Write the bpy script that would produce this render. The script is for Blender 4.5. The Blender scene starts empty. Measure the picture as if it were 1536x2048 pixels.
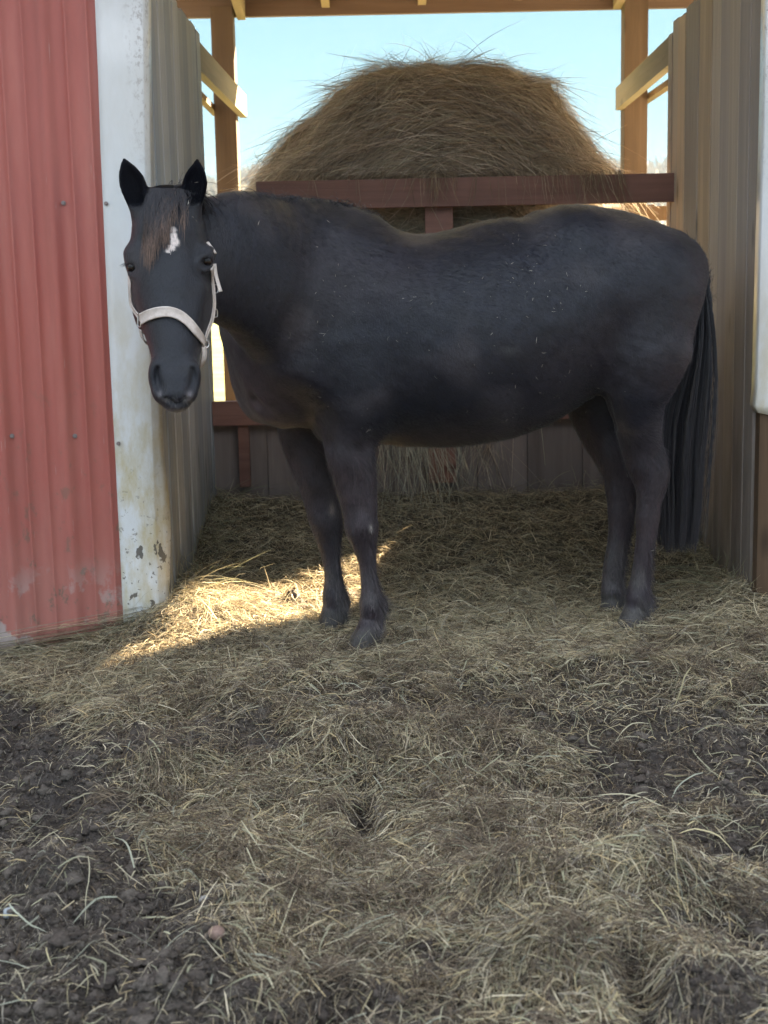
import bpy, bmesh, math, random
import numpy as np
from mathutils import Vector, Matrix
from mathutils.bvhtree import BVHTree

S = bpy.context.scene
COL = S.collection
PI = math.pi
R = math.radians
rng = np.random.default_rng(7)
random.seed(7)

# ------------------------------------------------------------------ camera
FPX, PITCH, ROLL, CAMH = 2850.0, R(9.2), R(1.2), 1.27      # focal length in photo pixels (1536 x 2048)
_f = Vector((0, math.cos(PITCH), -math.sin(PITCH)))
_u0 = Vector((0, math.sin(PITCH), math.cos(PITCH)))
_r0 = Vector((1, 0, 0))
CR = (_r0 * math.cos(ROLL) - _u0 * math.sin(ROLL)).normalized()
CU = (_u0 * math.cos(ROLL) + _r0 * math.sin(ROLL)).normalized()
CF = _f
CAM = Vector((0, 0, CAMH))
cd = bpy.data.cameras.new('camera')
cam = bpy.data.objects.new('camera', cd)
COL.objects.link(cam)
m = Matrix.Identity(4)
for i in range(3):
    m[i][0], m[i][1], m[i][2], m[i][3] = CR[i], CU[i], -CF[i], CAM[i]
cam.matrix_world = m
cd.sensor_fit = 'VERTICAL'
cd.sensor_height = 36.0
cd.lens = 36.0 * FPX / 2048.0
cd.clip_start, cd.clip_end = 0.05, 6000.0
cd.dof.use_dof = True
cd.dof.focus_distance = 4.55
cd.dof.aperture_fstop = 5.0
S.camera = cam
S.render.resolution_x, S.render.resolution_y = 768, 1024

# ------------------------------------------------------------------ sun and sky
SUN_AZ, SUN_EL = R(45.0), R(29.5)                          # azimuth from +Y towards +X
SUN = Vector((math.sin(SUN_AZ) * math.cos(SUN_EL), math.cos(SUN_AZ) * math.cos(SUN_EL), math.sin(SUN_EL)))
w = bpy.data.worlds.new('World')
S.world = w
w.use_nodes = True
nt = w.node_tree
nt.nodes.clear()
sky = nt.nodes.new('ShaderNodeTexSky')
sky.sky_type = 'NISHITA'
sky.sun_disc = False
sky.sun_elevation = SUN_EL
sky.sun_rotation = SUN_AZ
sky.air_density, sky.dust_density, sky.ozone_density = 1.0, 0.0, 1.5
bg = nt.nodes.new('ShaderNodeBackground')
bg.inputs['Strength'].default_value = 0.10
wo = nt.nodes.new('ShaderNodeOutputWorld')
gm = nt.nodes.new('ShaderNodeGamma')                       # flattens contrast between sun side and zenith, evening out the fill light
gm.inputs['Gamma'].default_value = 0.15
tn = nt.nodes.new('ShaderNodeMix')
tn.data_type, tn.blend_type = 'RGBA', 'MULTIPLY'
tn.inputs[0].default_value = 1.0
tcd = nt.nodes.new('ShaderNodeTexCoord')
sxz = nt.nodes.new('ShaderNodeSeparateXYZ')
rmp = nt.nodes.new('ShaderNodeValToRGB')                   # low sky dimmed to cyan, high sky brightened out of view to light shade
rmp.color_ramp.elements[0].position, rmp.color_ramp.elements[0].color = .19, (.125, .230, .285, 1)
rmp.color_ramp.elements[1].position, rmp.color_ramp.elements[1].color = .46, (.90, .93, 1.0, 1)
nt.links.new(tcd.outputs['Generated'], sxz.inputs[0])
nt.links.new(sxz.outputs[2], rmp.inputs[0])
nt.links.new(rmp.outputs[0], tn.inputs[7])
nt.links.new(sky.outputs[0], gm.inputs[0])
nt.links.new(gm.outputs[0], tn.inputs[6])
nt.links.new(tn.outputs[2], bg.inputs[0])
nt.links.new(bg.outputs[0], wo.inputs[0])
sd = bpy.data.lights.new('sun', 'SUN')
sd.energy, sd.angle, sd.color = 3.8, R(0.53), (1.0, 0.79, 0.52)
so = bpy.data.objects.new('sun', sd)
so.rotation_euler = (-SUN).to_track_quat('-Z', 'Y').to_euler()
so.location = SUN * 30
COL.objects.link(so)
S.view_settings.view_transform = 'Standard'
S.view_settings.look = 'None'
S.view_settings.gamma = 1.0
S.view_settings.use_curve_mapping = False
S.view_settings.exposure = 4.5
S.render.engine = 'CYCLES'
S.cycles.max_bounces = 8
S.cycles.transparent_max_bounces = 8


# ------------------------------------------------------------------ small helpers
def ray(px, py):
    return CF + CR * ((px - 768) / FPX) + CU * ((1024 - py) / FPX)


def P(px, py, Y):                                          # the point at depth Y that projects to photo pixel px, py
    d = ray(px, py)
    return CAM + d * (Y / d.y)


def PX(px, py, X):
    d = ray(px, py)
    return CAM + d * (X / d.x)


def mesh_np(name, V, F, cols=None, smooth=False, extra=None):
    """mesh from a vertex array and an (n,3) or (n,4) face array"""
    me = bpy.data.meshes.new(name)
    V = np.ascontiguousarray(V, dtype=np.float32)
    F = np.ascontiguousarray(F, dtype=np.int32)
    me.vertices.add(len(V))
    me.vertices.foreach_set('co', V.ravel())
    k = F.shape[1]
    me.loops.add(F.size)
    me.loops.foreach_set('vertex_index', F.ravel())
    me.polygons.add(len(F))
    me.polygons.foreach_set('loop_start', np.arange(0, F.size, k, dtype=np.int32))
    me.polygons.foreach_set('loop_total', np.full(len(F), k, dtype=np.int32))
    me.update(calc_edges=True)
    me.validate()
    if cols is not None:
        a = me.color_attributes.new('Col', 'FLOAT_COLOR', 'POINT')
        c = np.ones((len(V), 4), np.float32)
        c[:, :3] = cols
        a.data.foreach_set('color', c.ravel())
    for nm, arr in (extra or {}).items():
        a = me.attributes.new(nm, 'FLOAT', 'POINT')
        a.data.foreach_set('value', np.ascontiguousarray(arr, dtype=np.float32))
    if smooth:
        me.polygons.foreach_set('use_smooth', np.ones(len(F), dtype=bool))
    return me


def link(name, me, mat=None, parent=None):
    o = bpy.data.objects.new(name, me)
    COL.objects.link(o)
    if mat is not None:
        me.materials.append(mat)
    if parent is not None:
        o.parent = parent
        o.matrix_parent_inverse = Matrix.Translation(-parent.location)
    return o


def tag(o, label=None, cat=None, group=None, kind=None):
    for k, v in (('label', label), ('category', cat), ('group', group), ('kind', kind)):
        if v:
            o[k] = v
    return o


def empty(name, loc=(0, 0, 0)):
    o = bpy.data.objects.new(name, None)
    o.location = loc
    o.empty_display_size = 0.1
    COL.objects.link(o)
    return o


class MB:
    """collects boxes, bars and tubes into ONE mesh"""
    def __init__(s):
        s.bm = bmesh.new()
        s.cl = s.bm.verts.layers.float_color.new('Col')

    def _paint(s, vs, c):
        for v in vs:
            v[s.cl] = (*c, 1)

    def box(s, lo, hi, c=(1, 1, 1), bev=0.0, jit=0.0):
        lo, hi = Vector(lo), Vector(hi)
        r = bmesh.ops.create_cube(s.bm, size=1.0)
        vs = r['verts']
        for v in vs:
            v.co = Vector((lo[i] + (v.co[i] + .5) * (hi[i] - lo[i]) for i in range(3))) + Vector((random.uniform(-jit, jit) for _ in range(3)))
        s._paint(vs, c)
        if bev:
            es = list({e for v in vs for e in v.link_edges})
            q = bmesh.ops.bevel(s.bm, geom=es, offset=bev, segments=2, affect='EDGES', profile=.6)
            s._paint(q['verts'], c)
        return vs

    def bar(s, a, b, w, h, c=(1, 1, 1), up=(0, 0, 1), bev=0.003):
        a, b = Vector(a), Vector(b)
        t = (b - a)
        L = t.length
        t.normalize()
        side = t.cross(Vector(up)).normalized()
        u = side.cross(t)
        r = bmesh.ops.create_cube(s.bm, size=1.0)
        vs = r['verts']
        for v in vs:
            q = v.co.copy()
            v.co = a + t * ((q.x + .5) * L) + side * (q.y * w) + u * (q.z * h)
        s._paint(vs, c)
        if bev:
            es = list({e for v in vs for e in v.link_edges})
            q = bmesh.ops.bevel(s.bm, geom=es, offset=bev, segments=1, affect='EDGES')
            s._paint(q['verts'], c)

    def build(s, name, mat, parent=None, smooth=False):
        me = bpy.data.meshes.new(name)
        bmesh.ops.recalc_face_normals(s.bm, faces=s.bm.faces)
        s.bm.to_mesh(me)
        s.bm.free()
        if smooth:
            for p in me.polygons:
                p.use_smooth = True
        return link(name, me, mat, parent)


def _hash(ix, iy, iz, seed):
    n = (ix.astype(np.int64) * 374761393 + iy.astype(np.int64) * 668265263 + iz.astype(np.int64) * 2147483647 + seed * 1274126177) & 0xffffffff
    n = ((n ^ (n >> 13)) * 1274126177) & 0xffffffff
    n = ((n ^ (n >> 15)) * 2246822519) & 0xffffffff
    return ((n ^ (n >> 16)) & 0xffffff) / float(0xffffff)


def vn2(x, y, seed=0):
    ix, iy = np.floor(x), np.floor(y)
    fx, fy = x - ix, y - iy
    fx, fy = fx * fx * (3 - 2 * fx), fy * fy * (3 - 2 * fy)
    z = np.zeros_like(ix)
    a, b = _hash(ix, iy, z, seed), _hash(ix + 1, iy, z, seed)
    c, d = _hash(ix, iy + 1, z, seed), _hash(ix + 1, iy + 1, z, seed)
    return (a * (1 - fx) + b * fx) * (1 - fy) + (c * (1 - fx) + d * fx) * fy


def fbm2(x, y, seed=0, o=3):
    s, a, t = 0, 1.0, 0
    for i in range(o):
        s = s + a * vn2(x * 2 ** i + 17.3 * i, y * 2 ** i - 9.1 * i, seed + i)
        t += a
        a *= .5
    return s / t


def vn3(x, y, z, seed=0):
    ix, iy, iz = np.floor(x), np.floor(y), np.floor(z)
    fx, fy, fz = x - ix, y - iy, z - iz
    fx, fy, fz = fx * fx * (3 - 2 * fx), fy * fy * (3 - 2 * fy), fz * fz * (3 - 2 * fz)
    o = 0
    for i in (0, 1):
        for j in (0, 1):
            for k in (0, 1):
                o = o + _hash(ix + i, iy + j, iz + k, seed) * (fx if i else 1 - fx) * (fy if j else 1 - fy) * (fz if k else 1 - fz)
    return o


def sst(a, b, x):
    t = np.clip((x - a) / (b - a), 0, 1)
    return t * t * (3 - 2 * t)


def ribbons(name, pts, width, side, col, mat, parent=None, taper=True):
    """many flat strips in one mesh. pts (N,K,3), width (N,), side (N,3), col (N,3) or (N,K,3)"""
    N, K, _ = pts.shape
    wk = np.ones(K)
    if taper:
        wk = np.interp(np.linspace(0, 1, K), [0, .12, .7, 1], [.6, 1, .9, .25])
    off = side[:, None, :] * (width[:, None, None] * .5) * wk[None, :, None]
    V = np.stack([pts - off, pts + off], axis=2).reshape(-1, 3)
    base = (np.arange(N) * K * 2)[:, None] + (np.arange(K - 1) * 2)[None, :]
    F = np.stack([base, base + 1, base + 3, base + 2], axis=-1).reshape(-1, 4)
    if col.ndim == 2:
        col = np.repeat(col[:, None, :], K, axis=1)
    C = np.repeat(col[:, :, None, :], 2, axis=2).reshape(-1, 3)
    me = mesh_np(name, V, F, cols=C, smooth=True)
    return link(name, me, mat, parent)


def unit(v):
    return v / np.maximum(np.linalg.norm(v, axis=-1, keepdims=True), 1e-9)


# ------------------------------------------------------------------ materials
class M:
    """a node material: a principled shader plus helpers that add nodes"""
    def __init__(s, name, rough=.7, spec=.3):
        s.m = bpy.data.materials.new(name)
        s.m.use_nodes = True
        s.t = s.m.node_tree
        s.b = s.t.nodes['Principled BSDF']
        s.b.inputs['Roughness'].default_value = rough
        s.b.inputs['Specular IOR Level'].default_value = spec
        s.co = s.t.nodes.new('ShaderNodeTexCoord').outputs['Object']

    def n(s, kind, **kw):
        x = s.t.nodes.new(kind)
        for k, v in kw.items():
            setattr(x, k, v)
        return x

    def l(s, a, b):
        s.t.links.new(a, b)

    def mapping(s, scale=(1, 1, 1), rot=(0, 0, 0), loc=(0, 0, 0)):
        x = s.n('ShaderNodeMapping')
        x.inputs['Scale'].default_value = scale
        x.inputs['Rotation'].default_value = rot
        x.inputs['Location'].default_value = loc
        s.l(s.co, x.inputs[0])
        return x.outputs[0]

    def noise(s, scale=5, detail=4, rough=.55, vec=None, dist=0):
        x = s.n('ShaderNodeTexNoise')
        x.inputs['Scale'].default_value = scale
        x.inputs['Detail'].default_value = detail
        x.inputs['Roughness'].default_value = rough
        x.inputs['Distortion'].default_value = dist
        s.l(vec if vec is not None else s.co, x.inputs['Vector'])
        return x.outputs['Fac']

    def voro(s, scale=5, vec=None, feature='F1'):
        x = s.n('ShaderNodeTexVoronoi', feature=feature)
        x.inputs['Scale'].default_value = scale
        s.l(vec if vec is not None else s.co, x.inputs['Vector'])
        return x.outputs['Distance']

    def ramp(s, fac, stops):
        x = s.n('ShaderNodeValToRGB')
        e = x.color_ramp.elements
        while len(e) < len(stops):
            e.new(.5)
        for i, (p, c) in enumerate(stops):
            e[i].position = p
            e[i].color = (*c, 1) if len(c) == 3 else c
        s.l(fac, x.inputs[0])
        return x.outputs[0]

    def rng(s, fac, a, b, c=0.0, d=1.0):
        x = s.n('ShaderNodeMapRange')
        x.inputs[1].default_value, x.inputs[2].default_value = a, b
        x.inputs[3].default_value, x.inputs[4].default_value = c, d
        s.l(fac, x.inputs[0])
        return x.outputs[0]

    def math(s, op, a, b=None):
        x = s.n('ShaderNodeMath', operation=op)
        for i, v in enumerate((a, b)):
            if v is None:
                continue
            if isinstance(v, (int, float)):
                x.inputs[i].default_value = v
            else:
                s.l(v, x.inputs[i])
        return x.outputs[0]

    def mix(s, fac, a, b, mode='MIX'):
        x = s.n('ShaderNodeMix', data_type='RGBA', blend_type=mode)
        for sock, v in ((x.inputs[0], fac), (x.inputs[6], a), (x.inputs[7], b)):
            if isinstance(v, (int, float)):
                sock.default_value = v
            elif isinstance(v, tuple):
                sock.default_value = (*v, 1)
            else:
                s.l(v, sock)
        return x.outputs[2]

    def attr(s, name='Col'):
        x = s.n('ShaderNodeAttribute', attribute_name=name)
        return x

    def sep(s):
        x = s.n('ShaderNodeSeparateXYZ')
        s.l(s.co, x.inputs[0])
        return x.outputs

    def bump(s, h, strength=.4, dist=.01, nrm=None):
        x = s.n('ShaderNodeBump')
        x.inputs['Strength'].default_value = strength
        x.inputs['Distance'].default_value = dist
        s.l(h, x.inputs['Height'])
        if nrm is not None:
            s.l(nrm, x.inputs['Normal'])
        return x.outputs[0]

    def out(s, col=None, nrm=None, rough=None):
        if col is not None:
            s.l(col, s.b.inputs['Base Color'])
        if nrm is not None:
            s.l(nrm, s.b.inputs['Normal'])
        if rough is not None:
            s.l(rough, s.b.inputs['Roughness'])
        return s.m


def wood(name, dark, mid, light, axis='z', tint=True, rough=.78, grain=1.0, stain=None):
    k = M(name, rough, .25)
    sc = {'z': (24, 24, 1.2), 'x': (1.6, 34, 34), 'y': (34, 1.6, 34)}[axis]
    v = k.mapping(sc)
    g1 = k.noise(1.0, 6, .62, v, .6)
    v2 = k.mapping(tuple(c * (.22 if c > 2 else .5) for c in sc), loc=(3, 7, 1))
    g2 = k.noise(1.0, 4, .6, v2, 1.2)
    f = k.math('ADD', k.math('MULTIPLY', g1, .6), k.math('MULTIPLY', g2, .4))
    c = k.ramp(f, [(.22, dark), (.48, mid), (.76, light)])
    # knots
    kv = k.mapping(tuple({True: 1.2, False: 9.0}[q < 2] if False else (5.5 if q > 2 else 1.9) for q in sc), loc=(1.7, .3, 2.2))
    kd = k.voro(1.0, kv)
    kn = k.rng(kd, .05, .16, 1.0, 0.0)
    c = k.mix(k.math('MULTIPLY', kn, .75), c, tuple(q * .45 for q in dark))
    if tint:
        a = k.attr('Col')
        c = k.mix(1.0, c, a.outputs['Color'], 'MULTIPLY')
    if stain:
        z = k.sep()[2]
        sm = k.noise(2.3, 5, .65, k.mapping((5, 5, 1.2)))
        zz = k.rng(z, stain[0], stain[1], 1.0, 0.0)
        fa = k.rng(k.math('ADD', zz, k.math('MULTIPLY', sm, 1.2)), .85, 1.5)
        c = k.mix(k.math('MULTIPLY', fa, .8), c, stain[2])
    hb = k.math('ADD', g1, k.math('MULTIPLY', kn, -.3))
    return k.out(c, k.bump(hb, .55 * grain, .006))


def mat_straw(name, trans=.3):
    k = M(name, .62, .25)
    a = k.attr('Col').outputs['Color']
    k.l(a, k.b.inputs['Base Color'])
    tr = k.n('ShaderNodeBsdfTranslucent')
    k.l(a, tr.inputs[0])
    mx = k.n('ShaderNodeMixShader')
    mx.inputs[0].default_value = trans
    k.l(k.b.outputs[0], mx.inputs[1])
    k.l(tr.outputs[0], mx.inputs[2])
    out = [x for x in k.t.nodes if x.type == 'OUTPUT_MATERIAL'][0]
    k.l(mx.outputs[0], out.inputs[0])
    return k.m


def mat_plain(name, c, rough=.6, spec=.3, metal=0.0, var=.15, scale=30):
    k = M(name, rough, spec)
    k.b.inputs['Metallic'].default_value = metal
    f = k.noise(scale, 4)
    col = k.mix(k.rng(f, .3, .7), tuple(q * (1 - var) for q in c), tuple(min(1, q * (1 + var)) for q in c))
    return k.out(col, k.bump(f, .15, .002))


MAT = {}
MAT['grey_wood'] = wood('weathered_board', (.30, .295, .29), (.40, .392, .384), (.48, .47, .46), 'z', stain=(-.1, .8, (.10, .088, .072)))
MAT['grey_wood_warm'] = wood('weathered_warm_board', (.27, .235, .205), (.39, .335, .285), (.50, .425, .35), 'z', stain=(-.1, 1.1, (.12, .092, .066)))
MAT['post_wood'] = wood('post_timber', (.045, .028, .016), (.085, .055, .032), (.13, .088, .054), 'z', tint=True)
MAT['rail_wood'] = wood('rail_timber', (.15, .122, .086), (.215, .178, .128), (.27, .225, .165), 'y', tint=True)
MAT['beam_wood'] = wood('beam_timber', (.075, .047, .033), (.115, .075, .052), (.16, .108, .076), 'x', tint=True)
MAT['feeder_rail'] = wood('stained_rail', (.13, .063, .047), (.205, .10, .074), (.28, .15, .112), 'x', tint=True, rough=.6)
MAT['feeder_board'] = wood('stained_board', (.09, .07, .062), (.16, .128, .112), (.235, .19, .165), 'z', tint=True)
MAT['straw'] = mat_straw('hay_straw', .3)
MAT['bale_straw'] = mat_straw('bale_hay', .35)
MAT['steel'] = mat_plain('halter_steel', (.55, .55, .55), .3, .5, .9)
MAT['screw'] = mat_plain('screw_head', (.24, .20, .19), .5, .4, .2)

# ------------------------------------------------------------------ ground: one sheet from the stall to the horizon
YF = 5.22                                                  # plane of the shed front
YB = 6.93                                                  # back end of the stall's side walls
XL = P(333, 1100, YF).x                                    # inner face of the left side wall
XR = P(1511, 900, YF).x                                    # inner face of the right side wall


def gp(px, py, z=0.0):
    d = ray(px, py)
    q = CAM + d * ((z - CAM.z) / d.z)
    return q.x, q.y


PITS = []                                                  # trodden holes and crevices: x, y, rx, ry, depth
for px, py, rx, ry, dep in ((95, 1600, .10, .13, .085), (30, 1640, .07, .08, .05), (725, 1590, .035, .15, .06), (1290, 1975, .045, .16, .09), (1430, 1845, .15, .07, .08), (1360, 1322, .16, .05, .06),
                            (70, 2020, .09, .08, .07), (490, 2030, .06, .05, .06), (1000, 1690, .06, .07, .05), (210, 1960, .10, .05, .04), (1500, 1490, .09, .07, .05), (620, 1700, .08, .05, .05), (1080, 1560, .10, .05, .045), (780, 1790, .08, .05, .05), (1220, 1700, .08, .06, .05), (1050, 1990, .07, .05, .05), (690, 2000, .08, .05, .05), (590, 1890, .08, .05, .04), (1130, 1840, .07, .05, .04),
                            (370, 1380, .12, .05, .035), (850, 1440, .12, .05, .03), (905, 1900, .05, .05, .05), (1480, 1700, .10, .05, .05), (330, 1790, .09, .05, .04)):
    x, y = gp(px, py, -.04)
    PITS.append((x, y, rx, ry, dep))
HUMPS = []
for px, py, rx, ry, h in ((300, 1520, .22, .12, .05), (840, 1880, .13, .10, .06), (330, 1950, .25, .10, .055), (1000, 1610, .20, .12, .05), (1190, 1780, .15, .10, .05), (540, 1430, .25, .14, .04), (1300, 1420, .25, .15, .03), (200, 1440, .12, .08, .04), (120, 1760, .12, .08, .06), (420, 1880, .10, .07, .045), (180, 1880, .11, .07, .05), (80, 1540, .12, .08, .05), (1100, 1920, .13, .08, .06), (1330, 1760, .14, .09, .06), (1380, 1980, .12, .08, .06), (960, 1760, .14, .09, .05), (700, 1960, .16, .09, .05),
                          (700, 1500, .2, .1, .03), (1240, 1860, .16, .08, .04), (60, 1720, .15, .1, .05), (1450, 1600, .15, .10, .04)):
    x, y = gp(px, py, -.04)
    HUMPS.append((x, y, rx, ry, h))


HOOF = [tuple(P(px, py, Y_).to_tuple()[:2]) for px, py, Y_ in ((720, 1296, 4.87), (667, 1247, 5.18), (1256, 1256, 5.10), (1222, 1230, 5.34))]
BARE = []
for px, py, rx, ry, h in ((600, 1206, .085, .07, .030), (394, 1194, .05, .05, .03), (690, 1190, .05, .05, .015), (1420, 1322, .14, .05, 0), (1240, 1330, .12, .04, 0)):
    x, y = gp(px, py, .03)
    BARE.append((x, y, rx, ry, h))


def ground_z(X, Y):
    X, Y = np.asarray(X, float), np.asarray(Y, float)
    z = .235 * sst(5.35, 6.72, Y) * (1 - sst(7.4, 8.6, Y))
    z = z - .085 * sst(4.75, 3.1, Y)
    z = z - .115 * sst(-.72, -1.25, X) * (1 - sst(5.3, 5.6, Y))
    z = z + .105 * np.exp(-(((X + .86) / .34) ** 2 + ((Y - 5.38) / .34) ** 2))
    z = z + .08 * np.exp(-(((X - 1.36) / .20) ** 2 + ((Y - 5.35) / .35) ** 2))
    near = (1 - sst(7.2, 9.5, Y)) * sst(.5, 1.5, Y) * (1 - sst(2.2, 4.0, np.abs(X)))
    z = z - .12 * (1 - near)
    for x, y, rx, ry, d in PITS:
        z = z - d * np.exp(-(((X - x) / rx) ** 2 + ((Y - y) / ry) ** 2) ** 1.3)
    for x, y, rx, ry, d in HUMPS:
        z = z + 1.3 * d * np.exp(-(((X - x) / rx) ** 2 + ((Y - y) / ry) ** 2))
    z = z + near * (.14 * (fbm2(X * 3.1, Y * 3.1, 3) - .5) + .030 * (vn2(X * 8.3, Y * 8.3, 31) - .5)) * (.45 + .55 * sst(4.9, 4.3, Y))
    for x, y in HOOF:
        wgt_ = np.exp(-(((X - x) / .17) ** 2 + ((Y - y + .05) / .20) ** 2))
        z = z * (1 - wgt_) + wgt_ * (-.012)
    for x, y, rx, ry, h in BARE:
        z = z + h * np.exp(-(((X - x) / rx) ** 2 + ((Y - y) / ry) ** 2))
    return z


def dungness(X, Y):                                        # 1 = bare trodden dung, 0 = under a full cover of hay
    e = (X - (-.15 - (Y - 2.4) * .44))                     # signed distance to the diagonal hay edge
    d = sst(.08, -.12, e + .30 * (fbm2(X * 4.2, Y * 4.2, 9) - .5)) * (1 - sst(4.5, 5.0, Y))
    d2 = sst(.49, .65, fbm2(X * 2.7 + 5, Y * 3.3, 21) + (.15 * sst(.15, .7, X)) + .07 * sst(3.3, 2.7, Y)) * .88 * sst(4.7, 3.8, Y)
    d3 = 0
    for x, y, rx, ry, dep in PITS:
        d3 = np.maximum(d3, .95 * np.exp(-(((X - x) / (rx * 1.15)) ** 2 + ((Y - y) / (ry * 1.15)) ** 2) ** 1.5))
    for x, y, rx, ry, h in BARE:
        d3 = np.maximum(d3, np.exp(-(((X - x) / rx) ** 2 + ((Y - y) / ry) ** 2) ** 1.5))
    return np.clip(np.maximum(np.maximum(d, d2), d3), 0, 1)


def rough_z(X, Y):
    X, Y = np.asarray(X, float), np.asarray(Y, float)
    dg = dungness(X, Y)
    a = np.abs(fbm2(X * 11, Y * 11, 5, 3) - .5) * 2
    b = np.abs(fbm2(X * 31, Y * 31, 6, 3) - .5) * 2
    c = vn2(X * 95, Y * 95, 8)
    msk = (1 - sst(7.2, 9.0, Y)) * (1 - sst(2.2, 3.5, np.abs(X)))
    return ground_z(X, Y) + msk * ((.065 * (a - .35)) * (.45 + .55 * dg) + (.034 * (b - .3)) * (.35 + .65 * dg) + .012 * (c - .5) * (.5 + .5 * dg) + .007 * (vn2(X * 52, Y * 52, 12) - .5))


def axis_pts(a, b, step, far, n=34):
    core = np.arange(a, b + step * .5, step)
    g = step * 1.5 * np.cumsum(1.36 ** np.arange(n))
    g = g[g < far]
    g = np.append(g, far)
    return np.concatenate([a - g[::-1], core, b + g])


gx = axis_pts(-1.75, 1.75, .0085, 3000)
gy = axis_pts(1.9, 6.95, .0085, 3000)
GX, GY = np.meshgrid(gx, gy)
GZ = rough_z(GX, GY)
V = np.stack([GX, GY, GZ], -1).reshape(-1, 3)
nx, ny = len(gx), len(gy)
ii = (np.arange(ny - 1)[:, None] * nx + np.arange(nx - 1)[None, :]).ravel()
Fq = np.stack([ii, ii + 1, ii + nx + 1, ii + nx], -1)
k = M('dung_soil', .85, .25)
fa = k.noise(6, 6, .65)
fb = k.noise(55, 5, .7)
fc = k.voro(160)
dgm = k.attr('dung').outputs['Fac']
c1 = k.ramp(fb, [(.3, (.030, .024, .021)), (.5, (.060, .049, .043)), (.72, (.105, .088, .077))])
c2 = k.ramp(fb, [(.3, (.035, .027, .018)), (.5, (.07, .055, .035)), (.72, (.13, .105, .068))])
c = k.mix(dgm, c2, c1)
c = k.mix(k.rng(fa, .5, .75, 0, .5), c, (.13, .108, .088))
yy = k.sep()[1]
grass = k.ramp(k.noise(1.2, 5), [(.35, (.10, .12, .03)), (.55, (.19, .19, .06)), (.75, (.30, .26, .11))])
c = k.mix(k.rng(yy, 8.6, 9.6), c, grass)
bmp = k.bump(k.math('ADD', fb, k.math('MULTIPLY', fc, .6)), .8, .008)
ground = link('ground', mesh_np('ground', V, Fq, smooth=True, extra={'dung': dungness(V[:, 0], V[:, 1])}), k.out(c, bmp))
tag(ground, kind='structure')

# hills with winter woods, far off
hx = np.linspace(-420, 420, 421)
hy = np.linspace(120, 480, 60)
HX, HY = np.meshgrid(hx, hy)
ridge = 24.0 + 5 * (fbm2(HX * .012, HX * 0, 40) - .5) + 4 * (fbm2(HX * .05, HX * 0, 41) - .5)
HZ = -.6 + ridge * sst(130, 340, HY) + 3.5 * (fbm2(HX * .06, HY * .06, 43) - .5) * sst(130, 200, HY)
V = np.stack([HX, HY, HZ], -1).reshape(-1, 3)
n2 = len(hx)
ii = (np.arange(len(hy) - 1)[:, None] * n2 + np.arange(n2 - 1)[None, :]).ravel()
k = M('hill_ground', .95, .1)
c = k.ramp(k.noise(.05, 6, .65), [(.35, (.085, .085, .075)), (.55, (.14, .13, .105)), (.75, (.21, .185, .13))])
hills = link('hills', mesh_np('hills', V, np.stack([ii, ii + 1, ii + n2 + 1, ii + n2], -1), smooth=True), k.out(c))
tag(hills, kind='structure')
N = 14000
wx = rng.uniform(-130, 150, N)
wy = rng.uniform(170, 345, N)
wz = -.6 + (24.0 + 5 * (fbm2(wx * .012, wx * 0, 40) - .5) + 4 * (fbm2(wx * .05, wx * 0, 41) - .5)) * sst(130, 340, wy) - .5
hgt = rng.uniform(1.5, 3.6, N)
kk = np.linspace(0, 1, 3)
pts = np.stack([wx, wy, wz], -1)[:, None, :] + np.stack([np.zeros(3), np.zeros(3), kk], -1)[None] * hgt[:, None, None] + rng.normal(0, .25, (N, 3, 3))
sd_ = unit(np.stack([np.ones(N), rng.normal(0, .5, N), np.zeros(N)], -1))
wc = np.array([.13, .12, .115]) * rng.uniform(.6, 1.4, (N, 1))
woods = ribbons('woods', pts, rng.uniform(.25, .8, N), sd_, wc, mat_straw('bare_woods', .1))
tag(woods, 'hazy blue grey band of leafless winter woods on far hills', 'woods', kind='stuff')

# ------------------------------------------------------------------ the shed: one building with its parts
shed = empty('horse_shed', (XL, YF, 0))
tag(shed, 'open fronted shed with red ribbed metal siding, white corner trim and weathered board walls', 'shed')
ROOF_F, ROOF_B = 3.45, 2.84


def roof_z(Y):
    return ROOF_F + (ROOF_B - ROOF_F) * (Y - 4.4) / (8.8 - 4.4) + .06


# red siding: one ribbed sheet either side of the opening, standing on a plank backing
def siding(name, x0, x1, ref, label=None):
    """vertical ribbed steel sheet; ref = x of one big rib"""
    xs = []
    pitch = .2286
    i0 = int(math.floor((x0 - ref) / pitch)) - 1
    i1 = int(math.ceil((x1 - ref) / pitch)) + 1
    for i in range(i0, i1 + 1):
        b = ref + i * pitch
        for dx, dy in ((-.027, 0), (-.014, -.021), (.013, -.021), (.020, 0), (.070, 0), (.073, -.006), (.081, -.006), (.083, 0), (.145, 0), (.148, -.006), (.156, -.006), (.158, 0)):
            xs.append((b + dx, dy))
    xs = [q for q in xs if x0 <= q[0] <= x1]
    xs = [(x0, 0)] + xs + [(x1, 0)]
    zs = np.concatenate([[-.45], np.arange(-.1, 3.5, .15), [3.52]])
    V = []
    for z in zs:
        for x, dy in xs:
            V.append((x, YF + .012 + dy + .0015 * math.sin(x * 9 + z * 2.1) + .0015 * math.sin(x * 4 - z * 5.3), z))
    n = len(xs)
    F = [(j * n + i, j * n + i + 1, (j + 1) * n + i + 1, (j + 1) * n + i) for j in range(len(zs) - 1) for i in range(n - 1)]
    me = mesh_np(name, np.array(V), np.array(F), smooth=False)
    o = link(name, me, MAT['red'], shed)
    md = o.modifiers.new('t', 'SOLIDIFY')
    md.thickness = .0012
    md.offset = -1
    return o


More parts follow.
